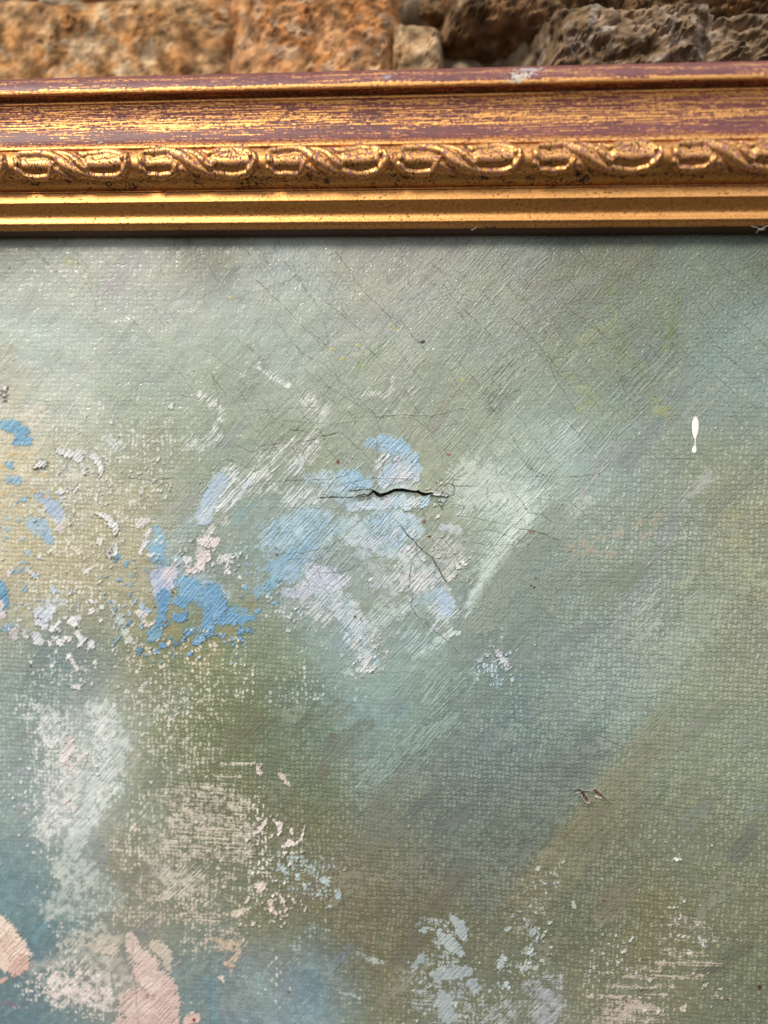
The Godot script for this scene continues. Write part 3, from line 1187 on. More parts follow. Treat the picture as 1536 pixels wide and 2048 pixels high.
func build_wall() -> void:
	var wall := Node3D.new()
	wall.name = "stone_wall"
	wall.set_meta("label", "rough rubble wall of orange, brown and grey stones behind the frame")
	wall.set_meta("category", "wall")
	add_child(wall)
	var m := StandardMaterial3D.new()
	m.resource_name = "stone"
	m.vertex_color_use_as_albedo = true
	m.roughness = 0.9
	m.metallic_specular = 0.3
	var grain := grey(51, 0.02, 7, 1024, 1024)
	m.albedo_texture = tone(grain)
	m.uv1_triplanar = true
	m.uv1_world_triplanar = true
	m.uv1_scale = Vector3.ONE * 9.0
	var STONES := [
		[-83.1, 100.1, 43.4, 19.0, -18.0, 16.0, 10, 0.9, 0.0, [Color(0.60, 0.36, 0.18), Color(0.52, 0.26, 0.10), Color(0.64, 0.49, 0.33), Color(0.28, 0.15, 0.07)]],
		[-20.0, 105.9, 19.9, 18.1, -17.0, 15.0, 20, 1.0, 0.0, [Color(0.57, 0.25, 0.09), Color(0.60, 0.32, 0.15), Color(0.60, 0.43, 0.29), Color(0.24, 0.12, 0.06)]],
		[3.2, 97.1, 5.7, 11.7, -17.0, 12.0, 30, 0.9, 0.0, [Color(0.573, 0.389, 0.227), Color(0.476, 0.284, 0.139), Color(0.694, 0.548, 0.379), Color(0.293, 0.164, 0.078)]],
		[20.3, 104.9, 14.6, 11.8, -34.0, 10.0, 40, 1.0, 0.2, [Color(0.259, 0.151, 0.074), Color(0.205, 0.117, 0.055), Color(0.339, 0.227, 0.133), Color(0.139, 0.074, 0.033)]],
		[7.1, 119.5, 6.2, 8.0, -24.0, 10.0, 50, 1.2, 0.8, [Color(0.293, 0.177, 0.092), Color(0.227, 0.128, 0.062), Color(0.379, 0.276, 0.177), Color(0.139, 0.074, 0.036)]],
		[28.4, 115.3, 19.4, 10.8, -15.0, 14.0, 60, 1.6, 0.5, [Color(0.293, 0.177, 0.092), Color(0.227, 0.128, 0.062), Color(0.379, 0.276, 0.177), Color(0.139, 0.074, 0.036)]],
		[47.8, 100.6, 17.8, 7.8, -13.0, 14.0, 70, 1.7, 0.3, [Color(0.35, 0.25, 0.17), Color(0.26, 0.17, 0.10), Color(0.48, 0.41, 0.36), Color(0.15, 0.09, 0.05)]],
		[70.9, 115.5, 25.1, 9.9, -16.0, 14.0, 80, 1.7, 0.9, [Color(0.293, 0.177, 0.092), Color(0.227, 0.128, 0.062), Color(0.379, 0.276, 0.177), Color(0.139, 0.074, 0.036)]],
		[82.8, 100.4, 20.4, 5.8, -14.0, 16.0, 90, 1.6, 0.7, [Color(0.35, 0.25, 0.17), Color(0.26, 0.17, 0.10), Color(0.48, 0.41, 0.36), Color(0.15, 0.09, 0.05)]],
		[73.7, 95.8, 32.6, 11.3, -38.0, 12.0, 100, 1.2, 0.4, [Color(0.259, 0.151, 0.074), Color(0.205, 0.117, 0.055), Color(0.339, 0.227, 0.133), Color(0.139, 0.074, 0.033)]],
		[-97.5, 130.7, 30.7, 13.8, -20.0, 12.0, 110, 1.4, 0.2, [Color(0.465, 0.276, 0.139), Color(0.389, 0.198, 0.087), Color(0.586, 0.431, 0.293), Color(0.227, 0.106, 0.045)]],
		[-54.0, 130.1, 13.3, 11.9, -23.0, 12.0, 120, 1.4, 0.3, [Color(0.293, 0.177, 0.092), Color(0.227, 0.128, 0.062), Color(0.379, 0.276, 0.177), Color(0.139, 0.074, 0.036)]],
		[-168.9, 112.1, 41.3, 27.3, -18.0, 14.0, 130, 1.4, 0.1, [Color(0.465, 0.276, 0.139), Color(0.389, 0.198, 0.087), Color(0.586, 0.431, 0.293), Color(0.227, 0.106, 0.045)]],
		[133.8, 99.0, 28.7, 15.9, -16.0, 14.0, 140, 1.4, 0.4, [Color(0.293, 0.177, 0.092), Color(0.227, 0.128, 0.062), Color(0.379, 0.276, 0.177), Color(0.139, 0.074, 0.036)]],
		[-146.1, 164.2, 36.9, 21.0, -18.0, 14.0, 150, 1.4, 0.2, [Color(0.35, 0.25, 0.17), Color(0.26, 0.17, 0.10), Color(0.48, 0.41, 0.36), Color(0.15, 0.09, 0.05)]],
		[-75.7, 157.4, 31.6, 19.8, -17.0, 14.0, 160, 1.4, 0.2, [Color(0.60, 0.36, 0.18), Color(0.52, 0.26, 0.10), Color(0.64, 0.49, 0.33), Color(0.28, 0.15, 0.07)]],
		[-20.2, 147.9, 23.7, 24.3, -18.0, 14.0, 170, 1.4, 0.1, [Color(0.465, 0.276, 0.139), Color(0.389, 0.198, 0.087), Color(0.586, 0.431, 0.293), Color(0.227, 0.106, 0.045)]],
		[28.0, 148.9, 24.5, 22.7, -16.0, 14.0, 180, 1.4, 0.3, [Color(0.293, 0.177, 0.092), Color(0.227, 0.128, 0.062), Color(0.379, 0.276, 0.177), Color(0.139, 0.074, 0.036)]],
		[81.0, 146.9, 28.3, 21.6, -18.0, 14.0, 190, 1.4, 0.5, [Color(0.35, 0.25, 0.17), Color(0.26, 0.17, 0.10), Color(0.48, 0.41, 0.36), Color(0.15, 0.09, 0.05)]],
	]
	for row in STONES:
		stone(wall, row, m)
	# sandy mortar between and behind them
	var verts := PackedVector3Array()
	var normals := PackedVector3Array()
	var colors := PackedColorArray()
	var index := PackedInt32Array()
	var n := noise(61, 0.05, 4)
	var n2 := noise(62, 0.3, 3)
	const W := 240
	const H := 120
	for j in H:
		for i in W:
			var x := -240.0 + 480.0 * i / (W - 1)
			var y := -20.0 + 260.0 * j / (H - 1)
			var z := -25.0 + n.get_noise_2d(x, y) * 7.0 + n2.get_noise_2d(x, y) * 2.0
			verts.append(Vector3(x, y, z) * MM)
			normals.append(Vector3.BACK)
			var c := Color(0.22, 0.15, 0.09).lerp(Color(0.36, 0.28, 0.19), clampf(0.5 + n2.get_noise_2d(x + 90.0, y) * 1.4, 0.0, 1.0))
			colors.append(c)
	for j in H - 1:
		for i in W - 1:
			var p := j * W + i
			index.append_array([p, p + W + 1, p + 1, p, p + W, p + W + 1])
	put("mortar", surface(verts, facing(verts, index), PackedVector2Array(), index, colors), m, wall)


func tone(im: Image) -> ImageTexture:
	var d := im.get_data()
	var out := PackedByteArray()
	out.resize(d.size() * 3)
	for i in d.size():
		var v := clampi(int(196 + (d[i] - 128) * 1.0), 40, 255)
		out[i * 3] = v
		out[i * 3 + 1] = clampi(v - 2, 0, 255)
		out[i * 3 + 2] = clampi(v - 6, 0, 255)
	return ImageTexture.create_from_image(Image.create_from_data(im.get_width(), im.get_height(), false, Image.FORMAT_RGB8, out))


func facing(verts: PackedVector3Array, index: PackedInt32Array) -> PackedVector3Array:
	var out := PackedVector3Array()
	out.resize(verts.size())
	for k in range(0, index.size(), 3):
		var a := verts[index[k]]
		var nrm := (verts[index[k + 2]] - a).cross(verts[index[k + 1]] - a)
		for q in 3:
			out[index[k + q]] += nrm
	for i in out.size():
		out[i] = out[i].normalized()
	return out


func stone(wall: Node3D, row: Array, m: Material) -> void:
	# row: x, y centre, half width, half height, front z, depth (mm), seed, roughness mm, layering, colours
	var verts := PackedVector3Array()
	var colors := PackedColorArray()
	var index := PackedInt32Array()
	var sd: int = row[6]
	var shape := noise(sd, 0.9, 2)
	var lump := noise(sd + 1, 0.07, 5)
	var grit := noise(sd + 2, 0.42, 4)
	var vein := noise(sd + 3, 0.05, 4)
	vein.fractal_type = FastNoiseLite.FRACTAL_RIDGED
	var facet := noise(sd + 4, 0.11, 3, FastNoiseLite.TYPE_CELLULAR)
	facet.cellular_return_type = FastNoiseLite.RETURN_CELL_VALUE
	facet.domain_warp_enabled = true
	facet.domain_warp_amplitude = 9.0
	facet.domain_warp_frequency = 0.06
	var cols: Array = row[9]
	var nx := clampi(int(row[2] * 6.5), 30, 260)
	var ny := clampi(int(row[3] * 6.5), 24, 190)
	var lay: float = row[8]
	for j in ny + 1:
		for i in nx + 1:
			var u := 2.0 * i / nx - 1.0
			var v := 2.0 * j / ny - 1.0
			var l := pow(pow(absf(u), 7.0) + pow(absf(v), 7.0), 1.0 / 7.0)
			var big := maxf(absf(u), absf(v))
			var pull := lerpf(1.0, big / maxf(l, 0.001), 0.5) * (1.12 + 0.12 * shape.get_noise_2d(u, v))
			var x: float = row[0] + row[2] * u * pull
			var y: float = row[1] + row[3] * v * pull
			var z: float = row[4] - row[5] * pow(big, 7.0)
			var q := Vector3(x, y * (1.0 + lay * 2.2), z)
			var d: float = lump.get_noise_3dv(q) * row[7] * 1.3 + grit.get_noise_3dv(q) * row[7] * 0.5
			d -= maxf(0.0, vein.get_noise_3dv(q * 0.8) - 0.45) * row[7] * 1.6
			d += facet.get_noise_3dv(q) * row[7] * 0.8
			if lay > 0.0:
				d += (fposmod(y * 0.22 + lump.get_noise_3dv(q * 0.5) * 1.6, 1.0) - 0.5) * row[7] * lay
			verts.append(Vector3(x, y, z + d) * MM)
			var a := clampf(0.5 + lump.get_noise_3d(x * 1.1 + 300.0, y * 1.1, z) * 1.9, 0.0, 1.0)
			var b := clampf(0.35 + grit.get_noise_3d(x * 0.6, y * 0.6 + 200.0, z) * 1.3 + lump.get_noise_3d(x, y + 70.0, z) * 0.9, 0.0, 1.0)
			var c: Color = cols[0].lerp(cols[1], smooth(0.1, 0.9, a)).lerp(cols[2], smooth(0.5, 0.95, b) * 0.7)
			c = c.lerp(cols[3], smooth(0.5, 0.85, vein.get_noise_3d(x * 1.3, y * 1.3 + 40.0, z)) * 0.7)
			colors.append(c)
	for j in ny:
		for i in nx:
			var p := j * (nx + 1) + i
			index.append_array([p, p + nx + 2, p + 1, p, p + nx + 1, p + nx + 2])
	put("stone", surface(verts, facing(verts, index), PackedVector2Array(), index, colors), m, wall)


# ---------------------------------------------------------------- small loose things

func fibre(st: SurfaceTool, pts: Array, radius: float) -> void:
	# a thin tube through pts (mm)
	const A := 6
	var rings := []
	for k in pts.size():
		var p: Vector3 = pts[k]
		var t: Vector3 = (pts[mini(k + 1, pts.size() - 1)] - pts[maxi(k - 1, 0)]).normalized()
		var s := t.cross(Vector3(0.2, 0.1, 1.0)).normalized()
		var b := s.cross(t)
		var ring := []
		for a in A:
			var g := TAU * a / A
			ring.append((p + (s * cos(g) + b * sin(g)) * radius) * MM)
		rings.append(ring)
	for k in rings.size() - 1:
		for a in A:
			var b := (a + 1) % A
			for v in [rings[k][a], rings[k + 1][b], rings[k][b], rings[k][a], rings[k + 1][a], rings[k + 1][b]]:
				st.add_vertex(v)


func build_lint() -> void:
	var white := StandardMaterial3D.new()
	white.resource_name = "lint"
	white.albedo_color = Color(0.86, 0.84, 0.80)
	white.roughness = 0.9
	var st := SurfaceTool.new()
	st.begin(Mesh.PRIMITIVE_TRIANGLES)
	fibre(st, [Vector3(16.73196, 54.66956, 5.20000), Vector3(16.69603, 54.55323, 5.00000), Vector3(16.47281, 54.39070, 4.80000), Vector3(16.11252, 54.29809, 4.40000), Vector3(15.74622, 54.34562, 4.00000)], 0.034)
	st.generate_normals()
	var o := put("lint_fibre", st.commit(), white, self)
	o.set_meta("label", "single fine white fibre hanging under the gilt lip near the middle of the frame")
	o.set_meta("category", "fibre")
	st = SurfaceTool.new()
	st.begin(Mesh.PRIMITIVE_TRIANGLES)
	var c := Vector3(68.98518, 54.32549, 3.60000)
	for k in 5:
		var p := c + Vector3(rng.randf_range(-0.5, 0.5), rng.randf_range(-0.3, 0.3), rng.randf_range(-0.2, 0.4))
		var pts := []
		var way := Vector3(rng.randf_range(-1, 1), rng.randf_range(-1, 1), rng.randf_range(-0.4, 0.4))
		for i in 6:
			pts.append(p)
			way = (way + Vector3(rng.randf_range(-1, 1), rng.randf_range(-1, 1), rng.randf_range(-0.5, 0.5)) * 0.7).normalized()
			p += way * 0.28
		fibre(st, pts, 0.026)
	st.generate_normals()
	o = put("lint_tuft", st.commit(), white, self)
	o.set_meta("label", "tiny tuft of white fluff caught in the gap at the right end below the frame")
	o.set_meta("category", "fluff")


# ---------------------------------------------------------------- what was painted, in canvas units; BASE also holds light and lip shadow

const BASE := """
-43.1,455.3 124,130,114|381.4,458.1 133,137,120|786.8,460.8 143,145,130|1174.1,463.4 107,114,93|1490.2,465.6 96,110,91
12,563.1 171,178,164|278.6,563.3 172,177,164|537.6,563.5 161,171,161|789.2,563.7 166,169,156|985.4,563.9 151,159,142|1177.3,564 127,135,114|1411.2,564.2 117,135,117
13.1,686.4 171,187,176|280.3,684.8 164,176,161|539.8,683.3 156,173,159|742.1,682.1 158,166,150|939.9,680.9 144,156,140|1133.2,679.8 132,142,120|1275.4,678.9 123,138,114|1442.9,677.9 125,149,140
-29.4,810.8 188,186,168|90,809.3 176,186,170|282,806.9 150,165,144|490.7,804.2 150,162,141|694.6,801.6 148,160,140|893.9,799.1 145,155,132|1088.7,796.6 140,158,139|1231.9,794.8 128,144,123|1419.3,792.4 127,149,138
-28.3,946 203,188,150|102.2,943.4 176,180,154|283.9,939.8 158,163,132|441.2,936.6 140,157,136|595.8,933.5 145,158,131|897.1,927.5 150,160,137|1014.8,925.1 154,176,157|1121.3,923 154,180,171|1236,920.7 132,151,138|1423.7,916.9 135,144,118
-27.3,1071.4 194,184,148|92.7,1068.2 180,170,130|221.7,1064.7 173,168,132|391,1060.2 145,158,138|546.9,1056 132,157,152|700,1051.9 140,160,152|900.2,1046.5 150,160,136|1027.9,1043.1 156,185,165|1144.1,1039.9 133,150,134|1334.3,1034.8 132,146,130|1474.2,1031 137,142,112
-26.2,1208 186,176,136|104.9,1203.5 176,164,126|244.8,1198.7 168,162,126|476.8,1190.7 136,150,128|621.3,1185.8 140,162,164|763.6,1180.9 136,150,133|883.6,1176.7 140,158,148|1002.6,1192.5 123,144,132|1099.6,1169.3 125,142,128|1291.3,1162.7 127,144,128|1460.2,1156.9 132,137,108
-14.2,1334.2 142,152,138|84.5,1340.7 110,138,138|203.5,1325.2 132,140,118|321.1,1320.4 135,140,95|447.6,1315.2 129,140,99|551.7,1310.9 119,140,112|705.5,1304.5 138,163,164|836.7,1299.1 134,160,148|966,1293.8 118,141,134|1151.5,1286.1 121,141,134|1342.5,1278.2 134,149,134|1483,1272.4 132,139,115
-13.1,1461.4 139,157,146|129.3,1454.6 156,165,154|237.4,1449.4 164,173,164|344.2,1444.2 119,130,89|470.7,1438.1 114,124,81|605.7,1431.6 104,126,104|759,1424.2 128,162,159|909.6,1416.9 118,141,134|1057.7,1409.8 111,134,128|1232.2,1401.4 121,148,142|1393.7,1393.6 125,141,121|1487.3,1389.1 128,141,115
-12.3,1567.9 139,157,152|184.7,1557.3 169,178,169|324.4,1549.7 124,133,98|472.4,1541.7 109,116,78|607.7,1534.4 104,121,98|751.1,1526.6 118,139,128|862.2,1520.6 108,122,110|1011.4,1512.6 101,122,121|1158.1,1504.7 108,125,113|1302.3,1496.9 121,134,110|1472.2,1487.7 125,137,110
-11.2,1696.2 133,155,152|131.8,1687.5 167,174,165|294.1,1677.6 131,139,112|453.6,1667.9 114,116,83|630.9,1657 111,113,78|794.6,1647 113,122,102|915.3,1639.7 101,115,104|1064,1630.6 98,110,98|1210.1,1621.7 111,115,91|1401.2,1610 118,125,98
-21.4,1815.2 108,138,144|100.2,1807 132,150,142|241.9,1797.4 138,134,108|402.6,1786.5 121,126,98|560.4,1775.9 115,118,91|715.6,1765.4 116,114,88|868,1755.1 110,111,91|968.1,1748.4 101,110,93|1067.1,1741.7 110,107,85|1213.6,1731.8 111,118,91|1452.1,1715.7 115,122,93
-20.7,1901.5 102,134,142|45.6,1864.4 98,136,146|134.3,1911.8 130,144,136|243.2,1903.8 138,138,120|404.2,1891.9 128,136,117|572.9,1879.6 119,118,83|717.8,1868.9 115,107,74|870.5,1857.7 108,103,74|1020.6,1846.7 110,110,85|1168.1,1835.9 99,107,83|1313.1,1825.2 115,114,80|1483.9,1812.7 115,118,88
68.8,1970.5 78,125,138|-8.3,2052.4 105,128,132|102.5,2032.6 112,130,128|190.3,2025.6 148,144,132|438,2005.8 106,130,134|554.1,1996.5 127,139,140|658.3,1988.2 91,130,152|740.8,1981.6 115,107,72|873.3,1971 115,118,93|1023.6,1959 111,114,88|1220.1,1943.3 117,118,88|1364.6,1931.8 117,118,85|1487.8,1921.9 108,115,85
-7.5,2150.3 80,120,138|92.6,2141.7 105,132,136|429.1,2112.8 113,133,137|577.1,2100.1 120,142,151|691.6,2090.3 120,149,157|784.2,2082.3 117,114,80|926.3,2070.1 121,125,102|1125.4,2053 121,126,109|1320,2036.3 121,122,97|1510.2,2020 104,114,88
392.3,1142.2 125,145,135|290.3,1405 128,133,91|52.7,1437.1 105,135,132
"""

const WEAVE := """
65.4,501.8 .45|587.3,504 .3|1080.2,506.1 .3|1409.2,507.5 .35|67.4,706.6 .3|488.9,703.6 .15|891.4,700.8 .12|1276,698.1 .3|1443.6,696.9 .55
15.1,914 .75|283.4,909 .4|595.2,903.3 .12|846.9,898.7 .1|1091.5,894.2 .25|1329.4,889.8 .7|17,1122.6 .95|233.1,1116.1 .8|496.1,1108.3 .3|751.6,1100.7 .08|999.9,1093.3 .15|1193.5,1087.6 .85|1429.5,1080.5 1
73,1278 .8|341.5,1267.7 .5|499.8,1313 .85|704.4,1253.8 .1|856.7,1298.3 .15|1005.4,1292.1 .5|1199.6,1284.1 .95|1436.4,1274.3 1|20.2,1491.7 .9|183.9,1483.5 .6|397.6,1472.8 1|606.3,1462.4 .8|810.2,1452.2 .5|1009.5,1442.2 .9|1300,1427.7 1
76.7,1648.2 .9|207.7,1661.7 .4|452.9,1626.1 1|660.9,1613.9 1|864.2,1602 .9|1111.8,1587.4 1|1399.8,1570.5 .9|23,1812.2 .4|188,1833 .5|455.5,1783 .9|715.6,1765.4 1|1017.8,1745 1|1309.8,1725.3 .9
24.9,2028 .2|244.6,2010.6 .2|459.1,1993.5 .6|638,2010.8 .3|781.6,1968 1|923.4,1956.7 .7|1219.8,1933.2 .9|1459.2,1914.2 .8|300.3,2123.9 .3|1026.5,2061.5 .8
"""

